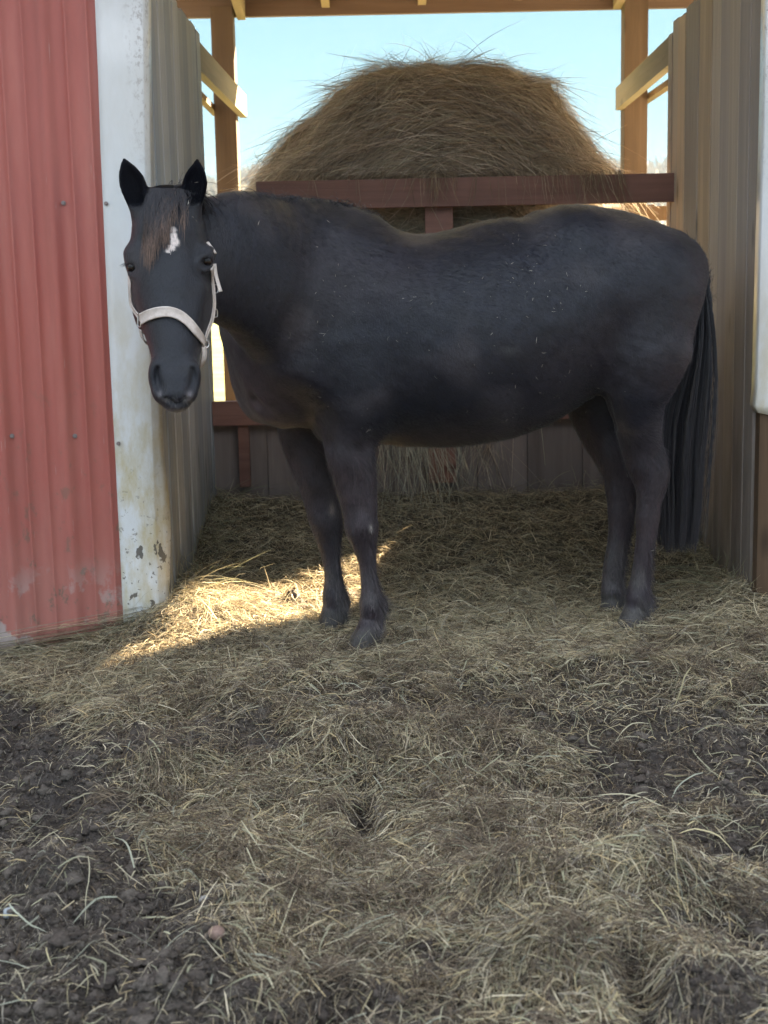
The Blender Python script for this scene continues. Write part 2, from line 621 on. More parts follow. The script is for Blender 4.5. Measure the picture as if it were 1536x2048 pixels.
k = M('red_siding', .36, .45)
z = k.sep()[2]
n1 = k.noise(2.2, 5, .6, k.mapping((3, 1, .5)))
n2_ = k.noise(90, 4, .7)
base = k.ramp(n1, [(.3, (.35, .093, .072)), (.55, (.40, .113, .09)), (.75, (.44, .15, .118))])
# chalked and dusty towards the foot, with scuffs that go through to primer
low = k.math('ADD', k.rng(z, .95, -.1), k.math('MULTIPLY', k.noise(7, 6, .7, k.mapping((1, 1, .6))), 1.0))
base = k.mix(k.math('MULTIPLY', k.rng(low, .8, 1.7), .45), base, (.36, .22, .17))
sc = k.noise(9, 7, .75, k.mapping((1.3, 1, .8), loc=(4, 0, 2)))
scm = k.math('MULTIPLY', k.rng(sc, .57, .62), k.rng(z, 1.1, .2))
base = k.mix(k.math('MULTIPLY', scm, .65), base, (.13, .12, .085))
wh = k.math('MULTIPLY', k.rng(k.noise(5, 6, .7, k.mapping((1, 1, 1), loc=(9, 1, 5))), .53, .58), k.rng(z, .28, -.02))
base = k.mix(k.math('MULTIPLY', wh, .75), base, (.42, .40, .37))
scr = k.noise(30, 3, .6, k.mapping((4, 1, .25), loc=(2, 2, 8)))
base = k.mix(k.math('MULTIPLY', k.rng(scr, .70, .74), .5), base, (.48, .30, .26))
MAT['red'] = k.out(base, k.bump(k.math('ADD', n2_, k.math('MULTIPLY', n1, 2)), .06, .004), k.rng(low, .5, 1.9, .33, .6))

ref = P(84, 0, YF).x * .5 + P(146, 1160, YF).x * .5
xtr = P(222, 640, YF).x
left_sid = siding('siding', -4.2, xtr + .05, ref)
right_sid = siding('siding', XR + .14, 6.2, ref + .1)
for px, py in ((127, 406), (24, 872), (150, 872)):
    q = P(px, py, YF + .008)
    b = MB()
    r_ = bmesh.ops.create_cone(b.bm, cap_ends=True, segments=12, radius1=.0085, radius2=.0085, depth=.003, matrix=Matrix.Translation(q) @ Matrix.Rotation(PI / 2, 4, 'X'))
    r_ = bmesh.ops.create_cone(b.bm, cap_ends=True, segments=6, radius1=.0055, radius2=.005, depth=.006, matrix=Matrix.Translation(q + Vector((0, -.004, 0))) @ Matrix.Rotation(PI / 2, 4, 'X'))
    b.build('screw', MAT['screw'], left_sid)

# backing studs and planks of the front walls (seen only from other places)
for x0, x1 in ((-4.2, XL - .075), (XR + .155, 6.2)):
    b = MB()
    b.box((x0, YF + .035, -.4), (x1, YF + .07, 3.4))
    b.build('backing', MAT['grey_wood'], shed)

# white corner trim, left: front flange and dented return
k = M('white_trim', .32, .5)
z = k.sep()[2]
d1 = k.noise(2.0, 6, .7, k.mapping((3, 3, 1.1)))
d2 = k.noise(14, 6, .75, k.mapping((1, 1, .6), loc=(2, 0, 3)))
base = k.mix(k.rng(d1, .35, .7), (.66, .67, .67), (.58, .58, .56))
zlow = k.rng(z, 1.45, .6)
yel = k.math('MULTIPLY', k.rng(k.noise(3.2, 6, .68, k.mapping((4, 2, 1.5), loc=(1, 5, 2))), .40, .62), zlow)
base = k.mix(k.math('MULTIPLY', yel, .8), base, (.46, .38, .20))
x_ = k.sep()[0]
rst = k.math('MULTIPLY', k.rng(k.noise(55, 5, .8, k.mapping((1, 1, .7))), .52, .60), k.rng(x_, XL - .075, XL - .02))
base = k.mix(k.math('MULTIPLY', k.math('MULTIPLY', rst, k.rng(z, 1.5, 2.1)), .7), base, (.30, .27, .25))
spl = k.noise(16, 3, .55, k.mapping((1, 1, .8), loc=(3.2, 0, 4.7)))
mud = k.math('MULTIPLY', k.rng(spl, .60, .615), k.rng(z, .44, .34))
base = k.mix(k.math('MULTIPLY', mud, .9), base, (.085, .07, .055))
spk = k.math('MULTIPLY', k.rng(k.noise(60, 2, .5), .655, .68), k.rng(z, .75, .2))
base = k.mix(k.math('MULTIPLY', spk, .8), base, (.12, .10, .075))
MAT['white'] = k.out(base, k.bump(k.math('ADD', d2, k.math('MULTIPLY', d1, 2)), .08, .006), k.rng(yel, 0, 1, .28, .6))
rows = [(-60, 187, 286, 302), (150, 196, 288, 303), (300, 201, 290, 305), (480, 209, 293, 309), (660, 217, 298, 316), (850, 227, 304.5, 325), (920, 231, 307, 329), (985, 234, 309, 337), (1060, 238, 312, 342), (1120, 241, 315, 340), (1190, 244, 318, 339), (1330, 252, 326, 341)]
V = []
for py, a, bq, cq in rows:
    p0, p1 = P(a, py, YF - .012), P(bq, py, YF - .014)
    p2 = P(cq, py, YF + .05)
    e = p0.copy()
    e.y = YF + .010
    V += [e, p0, p0 + (p1 - p0) * .2 + Vector((0, -.002, 0)), p0 + (p1 - p0) * .5, p0 + (p1 - p0) * .97, p1 + Vector((.0, .006, 0)), p1 + (p2 - p1) * .5 + Vector((0.002, 0, 0)), p2]
n = 8
F = [(j * n + i, (j + 1) * n + i, (j + 1) * n + i + 1, j * n + i + 1) for j in range(len(rows) - 1) for i in range(n - 1)]
tr = link('corner_trim', mesh_np('corner_trim', np.array([tuple(v) for v in V]), np.array(F), smooth=False), MAT['white'], shed)
md = tr.modifiers.new('t', 'SOLIDIFY')
md.thickness = .0012
for px, py in ((212, 407), (237, 887)):
    q = P(px, py, YF - .016)
    b = MB()
    bmesh.ops.create_cone(b.bm, cap_ends=True, segments=12, radius1=.0075, radius2=.0075, depth=.003, matrix=Matrix.Translation(q) @ Matrix.Rotation(PI / 2, 4, 'X'))
    bmesh.ops.create_cone(b.bm, cap_ends=True, segments=6, radius1=.0055, radius2=.005, depth=.006, matrix=Matrix.Translation(q + Vector((0, -.004, 0))) @ Matrix.Rotation(PI / 2, 4, 'X'))
    b.build('screw', MAT['screw'], tr)

# right corner trim: torn off short of the ground
V = []
rows = [(-60, 1534), (150, 1530), (300, 1526.5), (480, 1521), (640, 1517), (780, 1513), (812, 1509.5), (826, 1516)]
for j, (py, a) in enumerate(rows):
    p1 = P(a, py, YF - .012)
    back = Vector((p1.x, YF + .06, p1.z))
    low = (0, -.004, -.016, -.010)[j % 4] if j == len(rows) - 1 else 0
    V += [back, p1, p1 + Vector((.004, -.004, 0)), p1 + Vector((.05, -.004, low)), p1 + Vector((.12, -.004, low * 1.6 - (.012 if j == len(rows) - 1 else 0))), p1 + Vector((.165, -.004, 0))]
n = 6
F = [(j * n + i, (j + 1) * n + i, (j + 1) * n + i + 1, j * n + i + 1) for j in range(len(rows) - 1) for i in range(n - 1)]
tr2 = link('corner_trim', mesh_np('corner_trim', np.array([tuple(v) for v in V]), np.array(F)), MAT['white'], shed)
tr2['label'] = 'white corner trim torn off short above bare wood'
md = tr2.modifiers.new('t', 'SOLIDIFY')
md.thickness = .0012

# side walls of upright boards
WTOP = PX(409, 81, XL).z


def board_wall(name, x, sgn, mat, tints, seed):
    rd = random.Random(seed)
    b = MB()
    y = YF + .062
    while y < YB - .02:
        wd = min(rd.uniform(.10, .17), YB - y)
        if YB - y - wd < .05:
            wd = YB - y
        off = rd.uniform(0, .007)
        top = WTOP + rd.uniform(-.012, .012) if y < YB - .16 else WTOP - (.05 if sgn > 0 else 0)
        t = rd.choice(tints)
        q = rd.uniform(.74, 1.14)
        xx0, xx1 = (x - .028 - off, x - off) if sgn < 0 else (x + off, x + .028 + off)
        b.box((xx0, y + .0016, -.15), (xx1, y + wd - .0016, top + .35 * (y < YF + .75)), tuple(c * q for c in t), bev=.0022)
        y += wd
    return b.build(name, mat, shed)


board_wall('side_wall', XL, -1, MAT['grey_wood'], [(.92, .96, 1.0), (.88, .95, 1.02), (.78, .83, .88), (1.0, 1.0, 1.0)], 3)
board_wall('side_wall', XR, 1, MAT['grey_wood_warm'], [(1, .96, .92), (.70, .70, .73), (1.25, 1.06, .82), (.74, .73, .76), (1.28, 1.12, .92), (.98, .95, .93), (.68, .68, .71)], 11)
# corner studs behind the trims
b = MB()
b.box((XL - .15, YF + .075, -.3), (XL - .031, YF + .19, 3.3), (.9, .8, .7))
b.build('stud', MAT['post_wood'], shed)
b = MB()
b.box((XR + .012, YF - .006, -.3), (XR + .138, YF + .056, 3.3), (1.05, .98, .95), bev=.003)
b.build('stud', MAT['post_wood'], shed)

# posts at the back of the bay
YP = PX(471, 200, XL - .045).y * .5 + PX(1249, 150, XR + .045).y * .5
print('YP', PX(471, 200, XL - .045).y, PX(1249, 150, XR + .045).y, XL, XR)
pl = (P(427, 200, YP).x, P(471, 200, YP).x)
pr = (P(1249, 150, YP).x, P(1296, 150, YP).x)
zb = P(900, 25, YP + .14).z                                # underside of the back beam
for (a, bb) in (pl, pr):
    b = MB()
    b.box((a, YP, -.4), (bb, YP + .135, 2.88), (1, 1, 1), bev=.004)
    b.build('post', MAT['post_wood'], shed)
# side rails on the inner faces of the posts
rl = PX(490, 190, pl[1] + .04), PX(490, 233, pl[1] + .04)
b = MB()
zc_ = (rl[0].z + rl[1].z) / 2
xe = pl[1] + .022 + (pl[1] + .022 - (XL - .03)) * (rl[0].y - YP) / (YP - YB)
b.bar((XL - .03, YB + .003, zc_), (xe, rl[0].y, zc_), .04, rl[0].z - rl[1].z, (1, 1, 1), bev=.002)
b.build('side_rail', MAT['rail_wood'], shed)
rr = PX(1232, 176, pr[0] - .04), PX(1232, 220, pr[0] - .04)
b = MB()
zc_ = (rr[0].z + rr[1].z) / 2
xe = pr[0] - .022 + (pr[0] - .022 - (XR + .03)) * (rr[0].y - YP) / (YP - YB)
b.bar((XR + .03, YB + .003, zc_), (xe, rr[0].y, zc_), .04, rr[0].z - rr[1].z, (1, 1, 1), bev=.002)
b.build('side_rail', MAT['rail_wood'], shed)
# thin outer girts lower down
q0, q1 = PX(412, 205, pl[0] - .02), PX(430, 232, pl[0] - .02)
b = MB()
b.bar((pl[0] - .02, YB - .1, q0.z), (pl[0] - .02, YP + .3, q0.z), .035, .035, (.7, .6, .5))
b.build('girt', MAT['rail_wood'], shed)
q0 = PX(1318, 182, pr[1] + .02)
b = MB()
b.bar((pr[1] + .02, YB - .1, q0.z), (pr[1] + .02, YP + .3, q0.z), .04, .035, (.7, .6, .5))
b.build('girt', MAT['rail_wood'], shed)
# back beam, rafters, roof
XR0 = 2.35  # right edge of the bay roof, carried out unseen to shade the bale
b = MB()
b.box((pl[0] - .22, YP + .138, zb), (XR0 - .05, YP + .178, zb + .24), (1, 1, 1), bev=.003)
b.build('beam', MAT['beam_wood'], shed)
for xq, zdrop in ((P(479, 20, YP).x, .06), (P(650, 0, YP).x, .0), (P(845, 0, YP).x, -.004), (P(1241, 0, YP).x, .04), (P(1040, 0, YP).x, -.02)):
    b = MB()
    z0, z1 = roof_z(YP + .134) - .16 - zdrop, roof_z(4.55) - .16
    zr = P(768, 5, YP).z
    b.bar((xq, YP + .134, zr + .07 - zdrop), (xq, 4.55, roof_z(4.55) - .09), .045, .14, (1.15, 1.1, 1.0), bev=.002)
    b.build('rafter', MAT['rail_wood'], shed)
b = MB()
for (x0, x1, y0, y1) in ((-4.3, 6.3, 4.4, 7.05), (pl[0] - .25, XR0, 7.05, YP + .42)):
    vs = b.box((x0, y0, 0), (x1, y1, .03), (1, 1, 1))
    for v in vs:
        v.co.z += roof_z(v.co.y) + .055
b.build('roof', mat_plain('roof_steel', (.68, .67, .65), .4, .4, .0), shed)
b = MB()
b.box((XR0 - .03, 7.08, 2.62), (XR0 - .005, YP + .40, 2.96))
b.build('sun_stop_board', MAT['rail_wood'], shed)  # board added out of view to cut a stray sun streak
# side walls of the closed bays left and right, only to close them
for x0, x1 in ((-4.2, XL - .2), (XR + .2, 6.2)):
    b = MB()
    b.box((x0, YB - .03, -.4), (x1, YB, 3.1))
    b.build('rear_wall', MAT['grey_wood'], shed)

# a fence corner lit by the sun behind the feeder
lot = empty('board_fence', P(1294, 440, 9.0).to_tuple()[:2] + (0,))
tag(lot, 'sunlit orange plank fence corner glimpsed behind the feeder above the rump', 'fence')
fx0, fx1, fz = P(1279, 430, 9.0).x, P(1309, 430, 9.0).x, P(1300, 409, 9.0).z
b = MB()
b.box((fx0, 9.0, -.2), (fx1, 9.10, fz), (1.2, 1.1, .9), bev=.003)
b.build('post', MAT['post_wood'], lot)
b = MB()
b.box((fx0 - .25, 8.955, fz - .10), (fx1 + .9, 8.995, fz - .012), (1.2, 1.1, .9), bev=.002)
b.build('rail', MAT['post_wood'], lot)

# ------------------------------------------------------------------ hay feeder
feeder = empty('hay_feeder', (0.3, 6.85, 0))
tag(feeder, 'red brown stained wooden hay feeder with thick top rail across the stall back', 'hay feeder')
YT = 6.78
xa, xb_ = P(512, 385, YT).x, P(1356, 375, YT).x
zt0, zt1 = P(950, 412, YT).z, P(950, 354, YT).z
b = MB()
b.box((xa, YT, zt0), (xb_, YT + .045, zt1), (1, 1, 1), bev=.004)
b.build('top_rail', MAT['feeder_rail'], feeder)
b = MB()
b.box((P(850, 440, YT + .06).x, YT + .048, .3), (P(906, 440, YT + .06).x, YT + .088, zt1 - .02), (1.2, 1.2, 1.2), bev=.003)
b.build('upright', MAT['feeder_rail'], feeder)
b = MB()
b.box((P(470, 700, YT + .06).x, YT + .048, .3), (P(492, 700, YT + .06).x, YT + .14, zt0 - .01), (.8, .8, .8), bev=.003)
b.build('upright', MAT['feeder_rail'], feeder)
zc1, zc0 = P(452, 803, YT + .03).z, P(452, 852, YT + .03).z
b = MB()
b.box((XL + .001, YT + .03, zc0), (XR - .001, YT + .068, zc1), (1, 1, 1), bev=.003)
b.build('cap_rail', MAT['feeder_rail'], feeder)
b = MB()
xq = P(430, 900, YT + .09).x
rd = random.Random(5)
seams = [XL - .010] + [P(q, 920, YT + .09).x for q in (535, 642, 748, 852, 955, 1055, 1165, 1270)] + [XR + .010]
for a, c_ in zip(seams[:-1], seams[1:]):
    t = rd.uniform(.8, 1.15)
    b.box((a + .0012, YT + .09, -.1), (c_ - .0012, YT + .115, zc1 - .012), (t, t * .98, t * .97), bev=.0025, jit=.0006)
b.box((XL + .004, YT + .117, -.1), (XR - .004, YT + .127, zc1 - .03), (.8, .8, .8))
b.build('lower_boards', MAT['feeder_board'], feeder)

b = MB()
rd = random.Random(9)
y_ = YT + .119
while y_ < 8.0:
    t = rd.uniform(.8, 1.15)
    b.box((XR - .027, y_ + .0012, -.1), (XR - .002, y_ + .21, 1.20 + rd.uniform(-.012, .012)), (t, t * .98, t * .97), bev=.0025)
    y_ += .212
b.build('sun_cut_boards', MAT['feeder_board'], feeder)  # unseen boards added to shorten the sun patch on the bedding

# ------------------------------------------------------------------ the big bale of hay standing in the feeder
BX, BY = P(872, 380, 7.62).x, 7.62
lv = [(1400, 590, 1150), (900, 572, 1168), (640, 566, 1172), (500, 566, 1172), (430, 554, 1176), (395, 538, 1184), (365, 546, 1180), (335, 570, 1168), (305, 594, 1156), (255, 636, 1128), (205, 682, 1078), (178, 722, 1022), (162, 764, 960), (153, 802, 905), (148, 832, 866)]
NA = 120
V = []
nl = 60
zz_ = []
for i in range(nl):
    t = i / (nl - 1)
    py = np.interp(t, np.linspace(0, 1, len(lv)), [q[0] for q in lv])
    l_ = P(np.interp(t, np.linspace(0, 1, len(lv)), [q[1] for q in lv]), py, BY)
    r_ = P(np.interp(t, np.linspace(0, 1, len(lv)), [q[2] for q in lv]), py, BY)
    zz_.append((l_.z, l_.x, r_.x))
zl = np.array(zz_)
for i in range(nl):
    z, a, c_ = zl[i]
    cx, rx = (a + c_) / 2, (c_ - a) / 2
    wide = float(sst(1.67, 1.75, z))                       # above the rail the hay bulges out square over the feeder's edge
    ry = .69 * (1 - wide) + min(.80, rx * .95) * wide
    ex_ = (.92 - .14 * float(sst(1.3, 1.0, z))) * (1 - wide) + (1.0 - .45 * float(1 - .7 * sst(1.75, 1.98, z))) * wide
    for j in range(NA):
        th = 2 * PI * j / NA
        ct, st_ = math.cos(th), math.sin(th)
        V.append((cx + rx * math.copysign(abs(ct) ** ex_, ct), BY + ry * math.copysign(abs(st_) ** ex_, st_), z))
V = np.array(V)
nb = len(V)
d_ = unit(V - np.array([BX, BY, 1.3]))
nz = vn3(V[:, 0] * 6, V[:, 1] * 6, V[:, 2] * 6, 3) - .5
nz2 = vn3(V[:, 0] * 19, V[:, 1] * 19, V[:, 2] * 19, 5) - .5
V = V + d_ * (nz * .13 + nz2 * .075)[:, None]
V[:, 2] = np.maximum(V[:, 2], -.1)
F = []
for i in range(nl - 1):
    for j in range(NA):
        j2 = (j + 1) % NA
        F.append((i * NA + j, i * NA + j2, (i + 1) * NA + j2, (i + 1) * NA + j))
V = np.vstack([V, [[BX - .02, BY, zl[-1][0] + .015]]])
F = np.array(F)
cap = np.array([((nl - 1) * NA + j, (nl - 1) * NA + (j + 1) % NA, nb, nb) for j in range(NA)])
# (degenerate quads become triangles)
k = M('bale_core', .9, .1)
fb = k.noise(28, 6, .7, k.mapping((1, 1, 3)))
bale = None
_me = bpy.data.meshes.new('hay_bale')
_me.from_pydata([tuple(v) for v in V], [], [tuple(f) for f in F] + [tuple(f[:3]) for f in cap])
for p in _me.polygons:
    p.use_smooth = True
bale = link('hay_bale', _me, k.out(k.ramp(fb, [(.3, (.15, .115, .08)), (.5, (.29, .225, .155)), (.75, (.45, .36, .25))]), k.bump(fb, .9, .02)))
tag(bale, 'big round bale of brown hay heaped above the feeder rail', 'hay bale')
bvh_bale = BVHTree.FromPolygons([tuple(v) for v in V], [tuple(f) for f in F] + [tuple(f[:3]) for f in cap])

# strands lying over the bale in arcs
fV = V[F].mean(1)
e1, e2 = V[F[:, 1]] - V[F[:, 0]], V[F[:, 3]] - V[F[:, 0]]
fn = np.cross(e1, e2)
ar = np.linalg.norm(fn, axis=1)
fn = unit(fn)
wgt = ar * (fn[:, 1] < .55) * (fV[:, 2] > .5) * np.where((fV[:, 2] > zt0 - .12) & (fV[:, 2] < zt1 + .015) & (fV[:, 0] > -.42), .12, 1.0)
NS = 60000
idx = rng.choice(len(F), NS, p=wgt / wgt.sum())
ab = rng.uniform(0, 1, (NS, 2))
root = V[F[idx, 0]] + e1[idx] * ab[:, :1] + e2[idx] * ab[:, 1:]
nn = fn[idx]
rel = root - np.array([BX, BY, 1.25])
arc = unit(np.stack([rel[:, 2], np.zeros(NS), -rel[:, 0]], -1))      # tangent to circles round the bale's centre
droop = np.stack([np.clip(rel[:, 0] / .6, -1, 1) * .22, -.1 * np.ones(NS), -np.ones(NS)], -1)
mixf = np.clip(.08 + .75 * sst(.55, .1, (root[:, 2] - 1.2)) + rng.normal(0, .16, NS), 0, 1)[:, None]
sg = np.where(rng.uniform(size=NS) < .5 + .42 * np.clip(rel[:, 0] / .4, -1, 1), 1.0, -1.0)[:, None]
dr = unit(arc * sg * (1 - mixf) + unit(droop) * mixf + rng.normal(0, .24, (NS, 3)))
dr = unit(dr - nn * (dr * nn).sum(1, keepdims=True) + nn * rng.normal(.02, .06, (NS, 1)))
L = rng.gamma(5, .030, NS).clip(.04, .42)
K = 6
tt = np.linspace(0, 1, K)
cur = rng.normal(0, .25, (NS, 3))
pts = root[:, None, :] + nn[:, None, :] * (rng.uniform(0, 1, (NS, 1, 1)) ** 2 * .06 - .006) + dr[:, None, :] * (L[:, None] * tt)[..., None] + cur[:, None, :] * (L[:, None] * tt ** 2)[..., None] * .5
pts[:, :, 2] -= (L[:, None] ** 2 * tt ** 2) * .9
pts[:, :, 1] = np.where((pts[:, :, 2] < zt1 + .01) & (pts[:, :, 2] > zt0 - .02) & (pts[:, :, 0] > -.42), np.maximum(pts[:, :, 1], YT + .05), pts[:, :, 1])
side = unit(np.cross(dr, nn + rng.normal(0, .5, (NS, 3))))
pal = np.array([(.48, .36, .235), (.58, .45, .31), (.36, .27, .18), (.42, .36, .23), (.66, .53, .38), (.22, .16, .11), (.52, .38, .275)])
pal = np.minimum(pal * np.array([1.05, 1.10, 1.22]), .72)
colr = pal[rng.choice(len(pal), NS, p=[.2, .18, .18, .12, .09, .15, .08])] * rng.uniform(.45, 1.3, (NS, 1))
st = ribbons('strands', pts, rng.uniform(.0012, .0036, NS), side, colr, MAT['bale_straw'], bale)
st['kind'] = 'stuff'
# wisps that stick out against the sky, and the tuft on top
NS = 2600
w2 = ar * (fV[:, 2] > 1.72)
idx = rng.choice(len(F), NS, p=w2 / w2.sum())
root = V[F[idx, 0]]
nn = fn[idx]
dr = unit(nn * .8 + rng.normal(0, .55, (NS, 3)) + np.array([0, 0, .35]))
L = rng.gamma(2.2, .024, NS).clip(.02, .22)
tuft = rng.uniform(size=NS) < .22
tp = np.array(P(842, 152, BY))
root[tuft] = tp + rng.normal(0, 1, (tuft.sum(), 3)) * np.array([.035, .035, .012])
dr[tuft] = unit(np.array([.05, 0, 1.0]) + rng.normal(0, .5, (tuft.sum(), 3)))
L[tuft] = rng.uniform(.035, .085, tuft.sum())
cur = rng.normal(0, .9, (NS, 3))
pts = root[:, None, :] + dr[:, None, :] * (L[:, None] * tt)[..., None] + cur[:, None, :] * (L[:, None] * tt ** 2)[..., None] * .5
pts[:, :, 2] -= L[:, None] * tt ** 2 * .35
side = unit(np.cross(dr, rng.normal(0, 1, (NS, 3))))
colr = pal[rng.choice(len(pal), NS)] * rng.uniform(.6, 1.1, (NS, 1))
st = ribbons('wisps', pts, rng.uniform(.0012, .003, NS), side, colr, MAT['bale_straw'], bale)
st['kind'] = 'stuff'

# ------------------------------------------------------------------ the horse: one continuous body grown from a distance field
VOX = .0062


def ymid(px):                                              # depth of the body's middle plane
    return 5.05 + (px - 700) * .00038


AX = unit(np.array([math.sin(R(13)), -math.cos(R(13)), 0]))   # towards the near (left) side of the horse


class SDF:
    def __init__(s, lo, hi, vox):
        s.lo = np.array(lo, np.float32)
        s.vox = vox
        s.n = np.ceil((np.array(hi) - s.lo) / vox).astype(int)
        s.a = np.full(s.n, .5, np.float32)
        s.ax = [s.lo[i] + vox * np.arange(s.n[i], dtype=np.float32) for i in range(3)]

    def sl(s, lo, hi):
        i0 = np.clip(np.floor((lo - s.lo) / s.vox).astype(int), 0, s.n)
        i1 = np.clip(np.ceil((hi - s.lo) / s.vox).astype(int) + 1, 0, s.n)
        return i0, i1

    def merge(s, i0, i1, d, k, sub=False):
        q = s.a[i0[0]:i1[0], i0[1]:i1[1], i0[2]:i1[2]]
        if sub:
            d = -d
            h = np.maximum(k - np.abs(q - d), 0) / k
            q[...] = np.maximum(q, d) + h * h * k * .25
        else:
            h = np.maximum(k - np.abs(q - d), 0) / k
            q[...] = np.minimum(q, d) - h * h * k * .25

    def tube(s, ctrl, ra, rb, A='auto', k=.04, sub=False, n=5, cap=.6, p=2.0):
        C = np.array([tuple(c) for c in ctrl], float)
        ra, rb = np.array(ra, float), np.array(rb, float)
        T = np.linspace(0, len(C) - 1, (len(C) - 1) * n + 1)

        def cr(vals):
            out = []
            for t in T:
                i = min(int(t), len(C) - 2)
                f = t - i
                p0, p1, p2, p3 = vals[max(i - 1, 0)], vals[i], vals[i + 1], vals[min(i + 2, len(C) - 1)]
                out.append(.5 * ((2 * p1) + (-p0 + p2) * f + (2 * p0 - 5 * p1 + 4 * p2 - p3) * f * f + (-p0 + 3 * p1 - 3 * p2 + p3) * f ** 3))
            return np.array(out)
        C, ra, rb = cr(C), cr(ra), cr(rb)
        mx = max(ra.max(), rb.max())
        mg = k + .03
        I0, I1 = s.sl(np.min(C - np.maximum(ra, rb)[:, None] * 1.05, 0) - mg, np.max(C + np.maximum(ra, rb)[:, None] * 1.05, 0) + mg)
        tmp = np.full(I1 - I0, .5, np.float32)
        tan = unit(np.gradient(C, axis=0))
        for i in range(len(C) - 1):
            r = max(ra[i], ra[i + 1], rb[i], rb[i + 1])
            lo, hi = np.minimum(C[i], C[i + 1]) - r - mg, np.maximum(C[i], C[i + 1]) + r + mg
            j0, j1 = s.sl(lo, hi)
            j0, j1 = np.maximum(j0, I0), np.minimum(j1, I1)
            X = s.ax[0][j0[0]:j1[0]][:, None, None]
            Y = s.ax[1][j0[1]:j1[1]][None, :, None]
            Z = s.ax[2][j0[2]:j1[2]][None, None, :]
            d = C[i + 1] - C[i]
            L2 = float(d @ d) + 1e-12
            t = np.clip(((X - C[i][0]) * d[0] + (Y - C[i][1]) * d[1] + (Z - C[i][2]) * d[2]) / L2, 0, 1).astype(np.float32)
            qx, qy, qz = X - (C[i][0] + t * d[0]), Y - (C[i][1] + t * d[1]), Z - (C[i][2] + t * d[2])
            tg = unit(tan[i] + tan[i + 1])
            if isinstance(A, str):
                a = unit(np.cross(tg, np.array([0, 0, 1.0])))
            else:
                a = np.array(A, float)
            a = unit(a - tg * (a @ tg))
            b = np.cross(tg, a)
            fa = np.float32
            u = qx * fa(a[0]) + qy * fa(a[1]) + qz * fa(a[2])
            v = qx * fa(b[0]) + qy * fa(b[1]) + qz * fa(b[2])
            c = qx * fa(tg[0]) + qy * fa(tg[1]) + qz * fa(tg[2])
            rA = (ra[i] + (ra[i + 1] - ra[i]) * t).astype(np.float32)
            rB = (rb[i] + (rb[i + 1] - rb[i]) * t).astype(np.float32)
            rC = np.minimum(rA, rB) * fa(cap)
            un, vn, cn = u / rA, v / rB, c / rC
            if p == 2.0:
                kk_ = np.sqrt(un * un + vn * vn + cn * cn) + 1e-6
            else:
                kk_ = (np.abs(un) ** p + np.abs(vn) ** p) ** fa(2 / p)
                kk_ = np.sqrt(kk_ + cn * cn) + 1e-6
            g = np.sqrt((un / rA) ** 2 + (vn / rB) ** 2 + (cn / rC) ** 2) + 1e-6
            D = np.where(kk_ > .25, kk_ * (kk_ - 1) / g, -.75 * np.minimum(rA, rB)).astype(np.float32)
            w_ = tmp[j0[0] - I0[0]:j1[0] - I0[0], j0[1] - I0[1]:j1[1] - I0[1], j0[2] - I0[2]:j1[2] - I0[2]]
            np.minimum(w_, D, out=w_)
        s.merge(I0, I1, tmp, k, sub)

    def ball(s, c, r, k=.03, sub=False, axes=None):
        c = np.array(tuple(c), float)
        r = np.array([r] * 3 if isinstance(r, (int, float)) else r, float)
        E = np.eye(3) if axes is None else np.array(axes, float)
        m_ = r.max() + k + .03
        i0, i1 = s.sl(c - m_, c + m_)
        X = s.ax[0][i0[0]:i1[0]][:, None, None] - np.float32(c[0])
        Y = s.ax[1][i0[1]:i1[1]][None, :, None] - np.float32(c[1])
        Z = s.ax[2][i0[2]:i1[2]][None, None, :] - np.float32(c[2])
        q = [(X * E[i][0] + Y * E[i][1] + Z * E[i][2]) for i in range(3)]
        kk_ = np.sqrt(sum((q[i] / r[i]) ** 2 for i in range(3))) + 1e-6
        g = np.sqrt(sum((q[i] / r[i] ** 2) ** 2 for i in range(3))) + 1e-6
        D = np.where(kk_ > .2, kk_ * (kk_ - 1) / g, -.8 * r.min()).astype(np.float32)
        s.merge(i0, i1, D, k, sub)

    def mesh(s):
        import openvdb as vdb
        g = vdb.FloatGrid(.5)
        g.copyFromArray(np.ascontiguousarray(s.a))
        pts, quads = g.convertToQuads(isovalue=0.0)
        return np.array(pts, float) * s.vox + s.lo, np.array(quads, np.int64)[:, ::-1]


sdf = SDF((-1.0, 3.78, -.06), (1.32, 5.72, 1.78), VOX)


def mpx(px, Y):
    return px * Y / FPX


# trunk: px, top py, bottom py, half width
tr_ = [(1362, 540, 680, .10), (1336, 484, 725, .19), (1296, 450, 718, .245), (1225, 421, 722, .27), (1150, 408, 748, .285), (1080, 419, 827, .30), (1000, 441, 873, .315), (920, 461, 890, .325), (840, 469, 890, .325),
       (775, 463, 884, .31), (715, 444, 880, .275), (655, 428, 884, .235), (600, 445, 890, .205), (545, 520, 872, .185), (505, 600, 835, .15)]
C_, ra_, rb_ = [], [], []
for px, a, b_, hw in tr_:
    y = ymid(px)
    t_, q_ = P(px, a, y), P(px, b_, y)
    C_.append((t_ + q_) / 2)
    rb_.append((t_ - q_).length / 2)
    ra_.append(hw)
sdf.tube(C_, ra_, rb_, AX, k=.02, cap=.5)


def on(px, py, Y):
    return P(px, py, Y)


def offY(px, t):                                           # depth of the point t metres to the near side of the middle plane
    return ymid(px) - t * math.cos(R(13))


# withers and croup ridges, so that the back is not a barrel
sdf.tube([on(730, 470, ymid(730)), on(680, 455, ymid(680)), on(630, 450, ymid(630)), on(580, 450, ymid(580) - .05)], [.05, .06, .065, .07], [.05, .055, .06, .07], AX, k=.10)
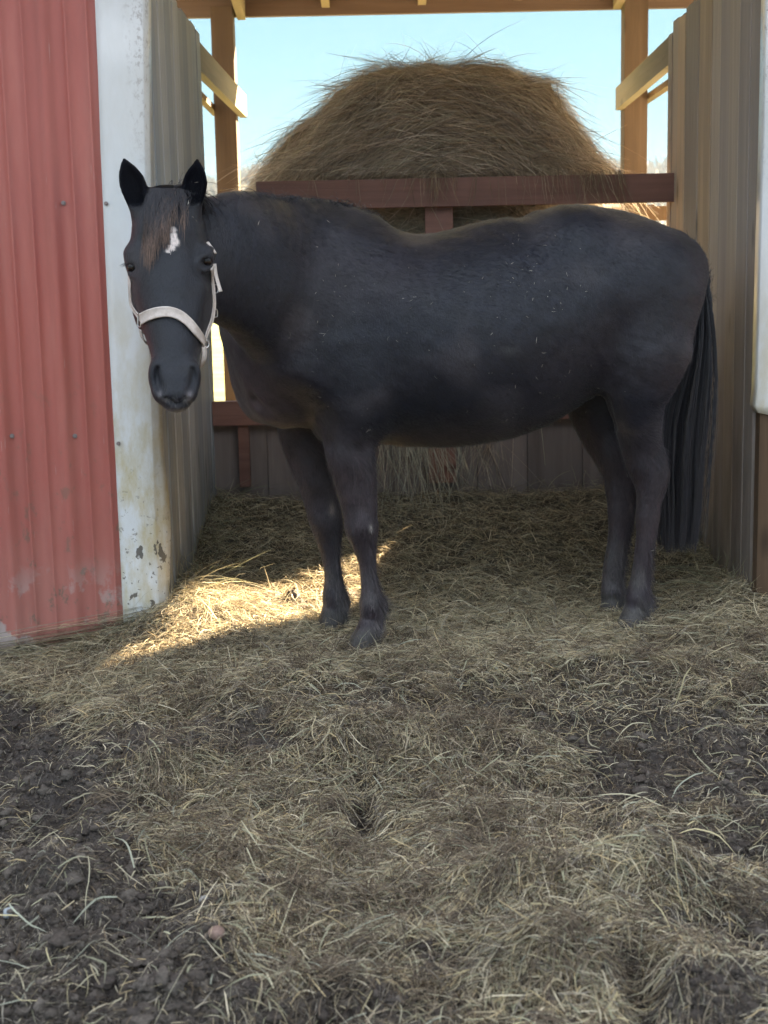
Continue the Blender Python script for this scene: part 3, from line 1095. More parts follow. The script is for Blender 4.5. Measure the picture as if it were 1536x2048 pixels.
# neck, bending towards the camera
nk = [(690, 600, 5.03, 150, .15), (620, 582, 4.98, 165, .165), (555, 566, 4.85, 166, .15), (497, 530, 4.69, 146, .125), (436, 512, 4.565, 126, .10), (385, 480, 4.49, 96, .075), (355, 452, 4.45, 70, .06)]
sdf.tube([P(a, b_, y) for a, b_, y, c_, d in nk], [d for *_, d in nk], [mpx(c_, y) for a, b_, y, c_, d in nk], 'auto', k=.06)
# breast muscles
for t, px, py, rr_ in ((.075, 560, 765, (.10, .10, .15)), (-.085, 525, 755, (.10, .095, .15))):
    sdf.ball(P(px, py, offY(px, t)), rr_, k=.10)
# shoulder blade, point of shoulder, triceps
sdf.tube([P(680, 500, offY(680, .10)), P(640, 620, offY(640, .17)), P(600, 745, offY(600, .19))], [.06, .08, .085], [.10, .12, .10], AX, k=.10)
sdf.tube([P(700, 700, offY(700, .18)), P(712, 790, offY(712, .19)), P(716, 850, offY(716, .17))], [.07, .085, .07], [.13, .12, .085], AX, k=.09)
sdf.tube([P(660, 500, offY(680, -.10)), P(615, 620, offY(640, -.17)), P(565, 760, offY(600, -.18))], [.06, .08, .085], [.10, .12, .10], AX, k=.10)
# rump: hip point, thigh mass both sides
for t in (.15, -.15):
    sdf.ball(P(1145, 480, offY(1145, t * .9)), (.10, .09, .08), k=.12)
    sdf.ball(P(1282, 590, offY(1285, t * 1.1)), (.185, .12, .21), k=.10)


def leg(rows, k, dep, rot=13):
    """rows: py, px centre, half width px, depth; dep: half thickness across"""
    Cc = [P(px, py, y) for py, px, hw, y in rows]
    vx = np.array([math.cos(R(rot)), math.sin(R(rot)), 0])
    sdf.tube(Cc, [mpx(hw, y) for py, px, hw, y in rows], dep, vx, k=k, cap=.7)


yn, yf = 4.90, 5.20                                        # near and far fore leg
leg([(790, 690, 62, 4.93), (850, 697, 56, 4.92), (905, 701, 48, yn), (950, 709, 43, yn), (1000, 717, 36.5, yn), (1035, 722, 34, yn), (1062, 725, 33.5, yn), (1092, 730, 25.5, yn), (1124, 735, 18.5, yn), (1155, 738, 17.8, yn), (1186, 742, 21, yn), (1215, 745, 26, yn), (1238, 744, 25, yn), (1262, 737, 26, yn - .015), (1284, 727, 29, yn - .02), (1310, 720, 33, yn - .02)],
    .05, [.085, .085, .075, .062, .05, .047, .047, .036, .028, .026, .031, .038, .035, .037, .046, .055])
leg([(800, 625, 62, 5.17), (860, 610, 55, 5.19), (920, 618, 43, yf), (967, 632, 36, yf), (999, 641, 34, yf), (1030, 650, 34.5, yf), (1061, 656, 30.5, yf), (1092, 659, 23, yf), (1124, 663, 18.5, yf), (1155, 667, 18.5, yf), (1186, 669, 23.5, yf), (1212, 670, 25, yf), (1234, 667, 28, yf - .01), (1262, 664, 32, yf - .02)],
    .05, [.085, .08, .07, .06, .05, .047, .042, .035, .031, .031, .033, .038, .042, .054])
yh, yg = 5.13, 5.37                                        # near and far hind leg
leg([(640, 1310, 78, 5.10), (700, 1297, 88, 5.08), (760, 1279, 75, 5.09), (800, 1272, 59, 5.10), (858, 1277, 45.5, 5.12), (890, 1281, 41, yh), (921, 1287, 38.5, yh), (953, 1296, 35, yh), (978, 1299, 30, yh), (1004, 1298, 27.5, yh), (1032, 1296, 27, yh), (1064, 1294, 21.5, yh), (1095, 1289, 19.5, yh), (1127, 1285, 19.3, yh), (1159, 1281, 21, yh), (1188, 1277, 25, yh), (1212, 1274, 25.5, yh), (1238, 1264, 25, yh - .015), (1268, 1254, 31, yh - .025)],
    .05, [.10, .115, .115, .105, .085, .075, .065, .055, .048, .044, .042, .036, .033, .032, .034, .038, .036, .042, .054])
leg([(690, 1255, 80, 5.38), (760, 1212, 72, 5.38), (812, 1195, 60, 5.38), (858, 1207, 50, 5.38), (890, 1222, 44, yg), (921, 1234, 41, yg), (947, 1243, 39, yg), (985, 1244, 35, yg), (1016, 1243, 29.5, yg), (1048, 1242, 26.5, yg), (1080, 1238, 23.5, yg), (1111, 1232, 23, yg), (1143, 1227, 23, yg), (1174, 1225, 23, yg), (1200, 1226, 23, yg), (1225, 1224, 27, yg - .02), (1250, 1222, 30, yg - .02)],
    .05, [.10, .11, .105, .09, .078, .066, .056, .047, .043, .037, .034, .032, .032, .034, .037, .044, .054])
# hocks: the point of the heel bone sticks out behind
sdf.tube([P(1318, 905, yh), P(1325, 950, yh), P(1313, 985, yh)], [.018, .024, .02], [.018, .022, .02], k=.04)
# flank fold and sheath-less belly line
sdf.tube([P(1190, 640, offY(1190, .17)), P(1200, 700, offY(1200, .185)), P(1212, 755, offY(1215, .155))], [.05, .045, .04], [.05, .04, .035], AX, k=.08)
# creases: breast to forearm, behind the elbow, gaskin, the long muscle line of the quarters
for pts_, r_, kq in (([(505, 800, .10), (545, 848, .16), (600, 874, .20), (655, 893, .19)], .012, .035), ([(757, 830, .29), (754, 862, .27), (757, 890, .23)], .016, .04), ([(1205, 800, .18), (1228, 850, .13)], .010, .03), ([(1350, 640, .185), (1335, 720, .165), (1318, 800, .14)], .010, .05)):
    sdf.tube([P(px, py, offY(px, t) - .012) for px, py, t in pts_], [r_ * 1.2] * len(pts_), [r_ * 1.2] * len(pts_), k=kq, sub=True)
# knees and fetlocks
for px, py, y, r_ in ((723, 1050, yn, (.040, .044, .045)), (653, 1042, yf, (.040, .042, .045)), (747, 1205, yn + .004, (.036, .034, .032)), (671, 1196, yf, (.034, .034, .030)), (1274, 1196, yh, (.034, .034, .030)), (1225, 1186, yg, (.032, .034, .030))):
    sdf.ball(P(px, py, y), r_, k=.03)
for px, py, y, r_ in ((762, 1212, yn + .01, .021), (690, 1206, yf + .01, .020), (1298, 1201, yh + .01, .020), (1243, 1192, yg + .01, .019)):
    sdf.ball(P(px, py, y), r_, k=.025)
# dock of the tail
sdf.tube([P(1345, 485, ymid(1345)), P(1383, 530, ymid(1380)), P(1398, 600, ymid(1400) + .02)], [.035, .032, .025], [.035, .032, .025], k=.05)

# ---- head, turned to look at the camera
YH = 4.16
hx_ = unit(np.array([1.0, .07, 0]))                        # across the face


def hd(px, py, back):
    """point on the head's long axis; the face leans a little, muzzle nearest"""
    y = 4.30 - (py - 400) / 420 * .21
    return P(px, py, y + back)


hrows = [  # py, px, half width px, half depth m, centre set back m
    (400, 335, 52, .080, .085), (440, 336, 70, .100, .105), (480, 338, 77, .115, .120), (520, 338, 80, .125, .130), (560, 341, 79, .130, .136), (600, 345, 76, .127, .134), (640, 349, 68, .112, .120), (680, 350, 56, .090, .098), (715, 350, 47, .074, .082), (745, 350, 46, .067, .075), (770, 350, 44, .062, .07), (793, 350, 37, .052, .062)]
sdf.tube([hd(px, py, bk) for py, px, hw, dp, bk in hrows], [mpx(hw, YH) for py, px, hw, dp, bk in hrows], [dp for *_, dp, bk in hrows], hx_, k=.022, p=2.5)
# jowls
for sx, px in ((1, 402), (-1, 292)):
    sdf.ball(hd(px, 600, .19), (.035, .075, .095), k=.05)
# brow ridges over the eyes, and the eye bulges
for px, py, q in ((268, 508, -1), (412, 506, 1)):
    sdf.ball(hd(px, py, .075), (.030, .036, .026), k=.03)
    sdf.ball(hd(px - q * 3, py + 24, .080), (.025, .032, .026), k=.025)
# hollows above the eyes and the flat between
sdf.ball(hd(292, 478, .0), (.022, .02, .03), k=.03, sub=True)
sdf.ball(hd(388, 474, .0), (.022, .02, .03), k=.03, sub=True)
# nasal bone
sdf.tube([hd(338, 480, .035), hd(342, 580, .040), hd(348, 680, .040), hd(350, 735, .040)], [.05, .05, .042, .036], [.032, .034, .036, .03], hx_, k=.04)
# facial crests
for a, b_ in (((300, 575), (318, 650)), ((398, 575), (382, 650))):
    sdf.tube([hd(*a, .055), hd(*b_, .045)], [.012, .009], [.014, .010], k=.035)
# muzzle: nostril wings, lips, chin
for q in (-1, 1):
    sdf.ball(hd(350 + q * 35, 752, .030), (.024, .030, .045), k=.028)
    sdf.ball(hd(350 + q * 29, 786, .030), (.020, .024, .022), k=.022)
sdf.ball(hd(351, 794, .030), (.047, .034, .027), k=.025)
sdf.ball(hd(353, 811, .042), (.037, .032, .020), k=.012)
sdf.ball(hd(352, 770, .018), (.030, .022, .040), k=.03)
# nostrils cut in: comma shaped
for q in (-1, 1):
    sdf.tube([hd(350 + q * 35, 734, -.004), hd(350 + q * 37.5, 751, -.004), hd(350 + q * 33, 771, -.007), hd(350 + q * 26, 785, -.005)], [.006, .010, .0125, .008], [.016, .022, .022, .013], hx_, k=.010, sub=True)
# mouth line
sdf.tube([hd(325, 796, -.002), hd(338, 807, -.012), hd(352, 811, -.014), hd(366, 808, -.012), hd(380, 796, -.002)], [.0045] * 5, [.03] * 5, np.array([0, 0, 1.0]), k=.006, sub=True)
# eye sockets
EYES = []
for px, py, q in ((264, 535, -1), (416, 523, 1)):
    c = hd(px - q * 6, py, .068)
    EYES.append((c, q))
    sdf.ball(np.array(c) + np.array([q * .008, -.020, 0]), (.0135, .016, .0115), k=.008, sub=True)
    # lids
    up = [hd(px - q * 23, py + 7, .036), hd(px - q * 12, py - 10, .036), hd(px + q * 5, py - 9, .060)]
    sdf.tube(up, [.006, .010, .008], [.006, .010, .008], k=.010)
    lo_ = [hd(px - q * 22, py + 5, .040), hd(px - q * 8, py + 19, .046), hd(px + q * 5, py + 14, .066)]
    sdf.tube(lo_, [.004, .0045, .0045], [.004, .0045, .0045], k=.014)
# ears: tall cups opening towards the camera
for rows_, q in (([(432, 276, 12), (405, 274, 20), (370, 266, 26), (345, 257, 20), (328, 251, 10), (318, 248, 3.5)], -1),
                 ([(428, 390, 12), (402, 387, 20), (367, 390, 25.5), (345, 393, 19), (330, 394, 10), (319, 394, 3.5)], 1)):
    ex = unit(np.array([1.0, -.22 * q, 0]))
    cc = [P(px, py, 4.345) for py, px, hw in rows_]
    hw_ = [mpx(h, 4.33) for *_, h in rows_]
    sdf.tube(cc, hw_, [.020, .026, .027, .022, .012, .005], ex, k=.02)
    fy = np.array([0, -.019, 0])
    sdf.tube([tuple(np.array(c) + fy) for c in cc[1:-1]], [h * .74 for h in hw_[1:-1]], [.018, .022, .017, .008], ex, k=.006, sub=True)

BV, BF = sdf.mesh()


def smooth_mesh(V, F, it, lam=.5):
    e = np.vstack([F[:, [0, 1]], F[:, [1, 2]], F[:, [2, 3]], F[:, [3, 0]]])
    cnt = np.bincount(e.ravel(), minlength=len(V)).astype(float)[:, None]
    for _ in range(it):
        s_ = np.zeros_like(V)
        for i in range(3):
            s_[:, i] = np.bincount(e[:, 0], V[e[:, 1], i], len(V)) + np.bincount(e[:, 1], V[e[:, 0], i], len(V))
        V = V + lam * (s_ / np.maximum(cnt, 1) - V)
    return V


BV = smooth_mesh(BV, BF, 2, .5)
# loose islands are dropped: keep the piece connected to the first trunk vertex
par = np.arange(len(BV))
lab = par.copy()
e = np.vstack([BF[:, [0, 1]], BF[:, [1, 2]], BF[:, [2, 3]]])
for _ in range(4000):
    m0 = np.minimum(lab[e[:, 0]], lab[e[:, 1]])
    new = lab.copy()
    np.minimum.at(new, e[:, 0], m0)
    np.minimum.at(new, e[:, 1], m0)
    new = new[new]
    if (new == lab).all():
        break
    lab = new
u_, cn_ = np.unique(lab, return_counts=True)
keep = lab == u_[cn_.argmax()]
rm = np.cumsum(keep) - 1
BF = rm[BF[keep[BF].all(1)]]
BV = BV[keep]
# gentle unevenness of a thick winter coat over muscle
bn = unit(np.cross(BV[BF[:, 1]] - BV[BF[:, 0]], BV[BF[:, 3]] - BV[BF[:, 0]]))
vnrm = np.zeros_like(BV)
for i in range(4):
    np.add.at(vnrm, BF[:, i], bn)
vnrm = unit(vnrm)
headm = sst(4.62, 4.45, BV[:, 1])
bmp_ = (vn3(BV[:, 0] * 9, BV[:, 1] * 9, BV[:, 2] * 9, 71) - .5) * .010 + (vn3(BV[:, 0] * 26, BV[:, 1] * 26, BV[:, 2] * 26, 72) - .5) * .004
BV = BV + vnrm * (bmp_ * (1 - .85 * headm) * sst(.25, .5, BV[:, 2]))[:, None]
if (BV[BF].mean(1) - BV.mean(0) > 0).any() and ((BV[BF].mean(1) - BV.mean(0)) * bn).sum() < 0:
    BF = BF[:, ::-1]
    vnrm = -vnrm
    bn = -bn
bvh = BVHTree.FromPolygons([tuple(v) for v in BV], [tuple(f) for f in BF])


def hit(px, py):                                           # the point of the horse's skin seen at a photo pixel, and its normal
    d = ray(px, py).normalized()
    q, n_, i, dd = bvh.ray_cast(CAM, d)
    if q is None:
        q, n_, i, dd = bvh.find_nearest(P(px, py, 4.3))
    if n_.dot(d) > 0:
        n_ = -n_
    return q, n_


# coat colour: near black, browner rump, chest and lower body, white star, scuffed knees and hocks, mud on the feet
def blob3(c, r):
    q = (BV - np.array(tuple(c))) / np.array(r)
    return np.exp(-(q * q).sum(1))


nA = vn3(BV[:, 0] * 5, BV[:, 1] * 5, BV[:, 2] * 5, 51)
nB = vn3(BV[:, 0] * 40, BV[:, 1] * 40, BV[:, 2] * 40, 52)
colB = np.array([.0066, .0076, .0140])[None] * (.85 + .3 * nA)[:, None] * (.9 + .2 * nB)[:, None]
rump = sst(.95, 1.30, BV[:, 0] - .15 * (BV[:, 2] - 1.0)) * sst(1.5, 1.2, BV[:, 2])
chest = sst(-.15, -.5, BV[:, 0]) * sst(1.05, .85, BV[:, 2]) * sst(4.5, 4.7, BV[:, 1])
low_ = sst(.85, .6, BV[:, 2])
brown = np.clip(np.maximum(np.maximum(.75 * rump, .8 * chest), .55 * low_) + .5 * (vn3(BV[:, 0] * 3.1 + 4, BV[:, 1] * 3.1, BV[:, 2] * 3.1, 53) - .4), 0, 1)[:, None]
colB = colB * (1 - brown) + np.array([.0470, .0300, .0305]) * brown
clump = vn3(BV[:, 0] * 28 + BV[:, 2] * 8, BV[:, 1] * 40, BV[:, 2] * 34 - BV[:, 0] * 12, 57) * .5 + vn3(BV[:, 0] * 62 + BV[:, 2] * 15, BV[:, 1] * 80, BV[:, 2] * 70 - BV[:, 0] * 25, 58) * .5
colB = colB * (.55 + .90 * clump)[:, None]
dust_ = (sst(.58, .82, vn3(BV[:, 0] * 7 + 3, BV[:, 1] * 7, BV[:, 2] * 7, 59)) * sst(.55, .75, BV[:, 2]) * .45)[:, None]
colB = colB * (1 - dust_) + np.array([.048, .042, .048]) * dust_
mudn = vn3(BV[:, 0] * 30, BV[:, 1] * 30, BV[:, 2] * 16, 62)
lowl = (sst(.42, .04, BV[:, 2]) * (.25 + .75 * nB) * sst(.30, .60, mudn) + .6 * sst(.10, .0, BV[:, 2]))[:, None].clip(0, 1)
colB = colB * (1 - .8 * lowl) + np.array([.105, .092, .086]) * .8 * lowl
earm = sst(P(330, 425, 4.34).z, P(330, 402, 4.34).z, BV[:, 2]) * sst(4.48, 4.42, BV[:, 1])  # ears painted darker and duller, for the shade inside their cups
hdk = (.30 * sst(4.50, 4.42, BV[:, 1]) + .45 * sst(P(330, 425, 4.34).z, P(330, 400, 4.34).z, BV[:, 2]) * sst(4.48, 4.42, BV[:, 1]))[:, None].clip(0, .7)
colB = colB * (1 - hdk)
hoofm = sst(.075, .060, BV[:, 2] + .012 * (nB - .5))[:, None]
colB = colB * (1 - hoofm) + np.array([.058, .050, .044]) * (.6 + .6 * nA[:, None]) * hoofm
star = np.zeros(len(BV))
for px, py, rx, rz in ((347, 472, .012, .015), (350, 484, .015, .015), (343, 495, .013, .011), (336, 502, .009, .007), (346, 460, .010, .013)):
    q, n_ = hit(px, py)
    star = np.maximum(star, blob3(q, (rx, .03, rz)))
star = sst(.32, .66, star + .16 * (vn3(BV[:, 0] * 220, BV[:, 1] * 60, BV[:, 2] * 90, 55) - .5))[:, None]
colB = colB * (1 - star) + np.array([.62, .54, .50]) * star
for px, py, r_, cc_, am in ((664, 1018, (.012, .02, .022), (.16, .12, .10), .9), (741, 1056, (.006, .02, .012), (.25, .22, .2), .9), (1252, 862, (.045, .04, .012), (.055, .042, .036), .8), (1240, 850, (.02, .04, .02), (.06, .05, .045), .7), (1262, 1015, (.007, .03, .02), (.13, .10, .09), .8),
                            (1273, 1165, (.022, .03, .035), (.065, .055, .05), .8), (1215, 1115, (.022, .03, .035), (.05, .045, .042), .7), (1018, 700, (.035, .05, .014), (.035, .034, .036), .6), (352, 822, (.05, .05, .010), (.10, .085, .08), .7), (321, 789, (.008, .03, .010), (.14, .125, .13), .8), (379, 789, (.008, .03, .010), (.14, .125, .13), .8), (328, 800, (.012, .03, .008), (.10, .085, .08), .6), (375, 800, (.012, .03, .008), (.10, .085, .08), .6),
                            (1200, 937, (.01, .02, .02), (.09, .07, .06), .5), (520, 1, (.0001, .0001, .0001), (0, 0, 0), 0)):
    q, n_ = hit(px, py)
    b_ = (blob3(q, r_) * am * sst(.25, .6, vn3(BV[:, 0] * 90, BV[:, 1] * 90, BV[:, 2] * 45, 56) + .25))[:, None]
    colB = colB * (1 - b_) + np.array(cc_) * b_

k = M('black_coat', .37, .36)
a = k.attr('Col').outputs['Color']
fine = k.noise(1.0, 5, .7, k.mapping((240, 240, 70)))
c = k.mix(.7, a, k.ramp(fine, [(.3, (.4, .4, .4)), (.7, (1.7, 1.7, 1.7))]), 'MULTIPLY')
k.b.inputs['Sheen Weight'].default_value = .06
k.b.inputs['Sheen Roughness'].default_value = .45
k.b.inputs['Sheen Tint'].default_value = (1.0, .93, .92, 1)
MAT['coat'] = k.out(c, k.bump(fine, .6, .006))
k.l(k.math('MULTIPLY', k.attr('gloss').outputs['Fac'], .36), k.b.inputs['Specular IOR Level'])
k.l(k.math('MULTIPLY', k.attr('gloss').outputs['Fac'], .06), k.b.inputs['Sheen Weight'])
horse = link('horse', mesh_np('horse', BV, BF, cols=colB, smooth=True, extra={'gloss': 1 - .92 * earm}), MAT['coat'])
tag(horse, 'black horse with a white forehead star and cream halter, standing side on and looking out', 'horse')

# eyes
k = M('eye', .03, .3)
er = k.ramp(k.noise(8, 3), [(.3, (.004, .003, .003)), (.7, (.011, .006, .005))])
MAT['eye'] = k.out(er)
for c, q in EYES:
    bm = bmesh.new()
    bmesh.ops.create_uvsphere(bm, u_segments=32, v_segments=20, radius=.0185, matrix=Matrix.Translation(Vector(c) + Vector((q * .005, -.004, 0))))
    me = bpy.data.meshes.new('eye')
    bm.to_mesh(me)
    bm.free()
    for p in me.polygons:
        p.use_smooth = True
    link('eye', me, MAT['eye'], horse)

# ---- hair: short coat, mane, forelock, tail, chin whiskers
k = M('hair', .45, .3)
k.l(k.attr('Col').outputs['Color'], k.b.inputs['Base Color'])
k.b.inputs['Sheen Weight'].default_value = .12
MAT['hair'] = k.m

fc_ = BV[BF].mean(1)
fa_ = np.linalg.norm(np.cross(BV[BF[:, 1]] - BV[BF[:, 0]], BV[BF[:, 3]] - BV[BF[:, 0]]), axis=1)
NC = 170000
fw_ = fa_ * (1 - .9 * earm[BF[:, 0]] * (bn[:, 1] < 0))
idx = rng.choice(len(BF), NC, p=fw_ / fw_.sum())
root = BV[BF[idx, 0]] + (BV[BF[idx, 1]] - BV[BF[idx, 0]]) * rng.uniform(0, 1, (NC, 1)) + (BV[BF[idx, 3]] - BV[BF[idx, 0]]) * rng.uniform(0, 1, (NC, 1))
nn = bn[idx]
back = np.array([math.cos(R(13)), math.sin(R(13)), 0])
hm = sst(4.62, 4.45, root[:, 1])[:, None]
lg = sst(.75, .55, root[:, 2])[:, None]
flow = back * (1 - hm) * (1 - lg) * .8 + np.array([0, 0, -1.0]) * (.55 + .45 * np.maximum(hm, lg)) + rng.normal(0, .16, (NC, 3))
swirl = np.stack([vn3(root[:, 0] * 4, root[:, 1] * 4, root[:, 2] * 4, 60) - .5, np.zeros(NC), vn3(root[:, 0] * 4 + 9, root[:, 1] * 4, root[:, 2] * 4, 61) - .5], -1)
flow = flow + swirl * .7
flow = unit(flow - nn * (flow * nn).sum(1, keepdims=True))
L = rng.uniform(.011, .026, NC) * (1 - .5 * hm[:, 0])
bel = sst(.78, .68, root[:, 2]) * sst(.55, .62, root[:, 2])
L = L * (1 + .9 * bel)
rearleg = sst(0, .6, nn[:, 0]) * sst(.42, .25, root[:, 2])
L = L * (1 + 1.6 * rearleg)
face = (sst(4.40, 4.30, root[:, 1]) * sst(-.2, -.6, nn[:, 1]))
L = L * (1 - .45 * face)
lift = rng.uniform(.10, .34, (NC, 1)) + .25 * rearleg[:, None]
tip = root + unit(flow + nn * lift) * L[:, None]
sd_ = unit(np.cross(flow, nn)) * rng.uniform(.0005, .0013, (NC, 1))
root = root - nn * .001
V = np.stack([root - sd_, root + sd_, tip], 1).reshape(-1, 3)
vcol = colB[BF[idx, 0]] * rng.uniform(.35, 2.0, (NC, 1))
coat = link('coat', mesh_np('coat', V, np.arange(NC * 3).reshape(-1, 3), cols=np.repeat(vcol, 3, axis=0), smooth=False), MAT['hair'], horse)
coat['kind'] = 'stuff'


def strands(name, roots, dirs, lens, w, cols, grav=.3, curl=.1, K=9, wave=0.0, lean=None, kind='stuff', taper=True):
    N = len(roots)
    tt = np.linspace(0, 1, K)
    cur = rng.normal(0, curl, (N, 3))
    pts = roots[:, None, :] + dirs[:, None, :] * (lens[:, None] * tt)[..., None] + cur[:, None, :] * (lens[:, None] * tt ** 2)[..., None]
    pts[:, :, 2] -= lens[:, None] * tt ** 2 * grav
    if wave:
        ph = rng.uniform(0, 6.3, (N, 1))
        fr = rng.uniform(1.5, 4, (N, 1))
        pts[:, :, 0] += wave * np.sin(ph + fr * 6.3 * tt[None]) * tt[None]
        pts[:, :, 1] += wave * np.cos(ph * 1.7 + fr * 6.3 * tt[None]) * tt[None]
    side = unit(np.cross(dirs, rng.normal(0, 1, (N, 3))))
    o = ribbons(name, pts, w, side, cols, MAT['hair'], horse, taper)
    o['kind'] = kind
    return o


black = np.array([.0120, .0112, .0145])
# forelock: from between the ears down the forehead, brown at the tips
NF = 950
K = 10
tt = np.linspace(0, 1, K)
locks = np.sort(rng.uniform(0, 1, 17))
li = rng.integers(0, 17, NF)
u = np.clip(locks[li] + rng.normal(0, .012, NF), -.05, 1.05)
sx = 303 + 62 * u + rng.normal(0, 4, NF)
exx = 286 + 80 * locks[li] + rng.normal(0, 2.2, NF) + (rng.uniform(-7, 7, 17))[li]
ln = np.interp(locks[li], [0, .3, .45, .62, .8, 1], [536, 528, 505, 468, 445, 462]) + rng.normal(0, 9, NF) - 60 * rng.uniform(0, 1, NF) ** 3 + rng.uniform(-14, 12, 17)[li]
rt = np.zeros((NF, K, 3))
for i in range(NF):
    wv = rng.normal(0, 4)
    for j, t in enumerate(tt):
        px = sx[i] + (exx[i] - sx[i]) * t ** .8 + wv * math.sin(t * 5)
        py = 380 + rng.normal(0, .4) + (ln[i] - 380) * t
        q, n_ = hit(min(max(px, 285), 385), py)
        h = .006 + .016 * math.sin(min(t * 3.3, 3.1)) * (.5 + .5 * rng.random()) * .7
        rt[i, j] = np.array(q + n_ * h)
        rt[i, j, 0] += (px - min(max(px, 285), 385)) * YH / FPX
tipc = np.clip((tt - .42) / .35, 0, 1)[None, :, None]
bc = rng.uniform(.15, 1.9, (NF, 1, 1))
fcol = black * 1.2 * (1 - tipc) + np.array([.105, .064, .045]) * tipc * bc + np.zeros((NF, K, 3))
sd_ = unit(np.stack([np.ones(NF), rng.normal(0, .4, NF), rng.normal(0, .15, NF)], -1))
fl = ribbons('forelock', rt, rng.uniform(.0008, .0015, NF), sd_, fcol, MAT['hair'], horse)
fl['kind'] = 'stuff'
# poll tuft and mane: the crest line from the poll to the withers; most of the mane lies on the far side
cl = [(352, 378, 4.36), (395, 383, 4.37), (430, 384, 4.43), (470, 384, 4.52), (515, 387, 4.66), (560, 395, 4.80), (600, 404, 4.90), (650, 420, 4.99), (700, 437, 5.03), (745, 458, 5.06)]
cp = np.array([tuple(P(*q)) for q in cl])
NMn = 5200
t = rng.uniform(0, len(cp) - 1.001, NMn)
i = t.astype(int)
f = (t - i)[:, None]
roots = cp[i] * (1 - f) + cp[i + 1] * f + rng.normal(0, .008, (NMn, 3))
roots[:, 2] -= .012
for q in range(NMn):
    nb_, n_, _, dd = bvh.find_nearest(Vector(roots[q]))
    roots[q] = np.array(nb_)
tanc = unit(cp[i + 1] - cp[i])
far = unit(np.cross(tanc, np.array([0, 0, 1.0])))
far = far * np.sign((far * np.array([.3, 1, 0])).sum(1, keepdims=True))
dirs = unit(far * .75 + np.array([0, 0, .26]) + tanc * .25 + rng.normal(0, .22, (NMn, 3)))
lens = rng.uniform(.05, .17, NMn)
up = rng.uniform(size=NMn) < .10
dirs[up] = unit(np.array([0, 0, .8]) + tanc[up] * .5 + far[up] * .3 + rng.normal(0, .35, (up.sum(), 3)))
lens[up] = rng.uniform(.015, .042, up.sum())
strands('mane', roots, dirs, lens, rng.uniform(.001, .002, NMn), black * rng.uniform(.8, 1.8, (NMn, 1)), grav=.75, curl=.12)
# tail
NT = 11000
tl = np.array([tuple(P(*q)) for q in [(1362, 492, 5.29), (1385, 520, 5.30), (1399, 560, 5.31), (1404, 610, 5.32)]])
t = rng.uniform(0, 2.999, NT)
i = t.astype(int)
f = (t - i)[:, None]
roots = tl[i] * (1 - f) + tl[i + 1] * f + rng.normal(0, .018, (NT, 3))
K = 14
tt = np.linspace(0, 1, K)
# guide line of the hanging tail in the photo: py -> left edge, right edge
gpy = np.array([520, 600, 680, 760, 840, 920, 1000, 1060, 1110])
gl = np.array([1375, 1380, 1368, 1340, 1318, 1314, 1318, 1318, 1322])
gr = np.array([1398, 1414, 1418, 1416, 1409, 1401, 1396, 1391, 1384])
uu = rng.uniform(0, 1, NT)
nclump = 120
cu_ = rng.uniform(0, 1, nclump)
ci = np.abs(uu[:, None] - cu_[None]).argmin(1)
dep = rng.normal(0, .035, NT)
dep = dep * .5 + rng.normal(0, .03, nclump)[ci]
stray = rng.uniform(size=NT) < .05
endpy = 1112 - 260 * rng.uniform(0, 1, NT) ** 2.6 - 15 * rng.uniform(0, 1, NT) - rng.uniform(0, 30, nclump)[ci]
pts = np.zeros((NT, K, 3))
ph = rng.uniform(0, 6.3, nclump)[ci]
fr = rng.uniform(.5, 1.3, nclump)[ci]
for j, s_ in enumerate(tt):
    py = np.interp(s_, [0, .06, 1], [0, 0, 1]) * (endpy - 560) + 560
    a_, b_ = np.interp(py, gpy, gl), np.interp(py, gpy, gr)
    um = uu + (cu_[ci] - uu) * .6 * min(1, s_ * 1.6)
    um = np.where(stray, um * 1.5 - .25, um)
    px = a_ + (b_ - a_) * um + 4.5 * np.sin(ph + fr * 6.3 * s_) * s_
    q = np.array([tuple(P(x, y, 5.27)) for x, y in zip(px, py)])
    q[:, 1] += dep * (.3 + .9 * min(1, s_ * 2)) + .03 * math.sin(s_ * 3)
    pts[:, j] = q
bl = np.clip(tt * 4.5, 0, 1)[None, :, None]
bl = bl * bl * (3 - 2 * bl)
pts = (roots[:, None, :] + np.array([.045, 0, -.02])[None, None] * (tt * 3).clip(0, 1)[None, :, None]) * (1 - bl) + pts * bl
sd_ = unit(np.stack([np.ones(NT), rng.normal(0, .6, NT), np.zeros(NT)], -1))
tcol = black[None, None] * rng.uniform(.6, 2.1, (NT, 1, 1)) * rng.uniform(.5, 1.8, nclump)[ci][:, None, None] * np.ones((NT, K, 1))
bt = (np.clip((tt - .5) / .5, 0, 1)[None, :, None] * rng.uniform(0, .7, (NT, 1, 1)))
tcol = tcol * (1 - bt) + np.array([.030, .021, .020]) * bt
tail = ribbons('tail', pts, rng.uniform(.0009, .0022, NT), sd_, tcol, MAT['hair'], horse)
tail['kind'] = 'stuff'
# chin and lip whiskers
NW = 46
roots, dirs = [], []
for _ in range(NW):
    q, n_ = hit(rng.uniform(325, 382), rng.uniform(786, 826))
    roots.append(tuple(q))
    dirs.append(tuple((n_ * .7 + Vector((rng.normal(0, .25), -.2, -.9))).normalized()))
strands('whiskers', np.array(roots), np.array(dirs), rng.uniform(.01, .04, NW), np.full(NW, .0006), np.array([.10, .09, .08]) * rng.uniform(.6, 2, (NW, 1)), grav=.1, curl=.2, K=5)
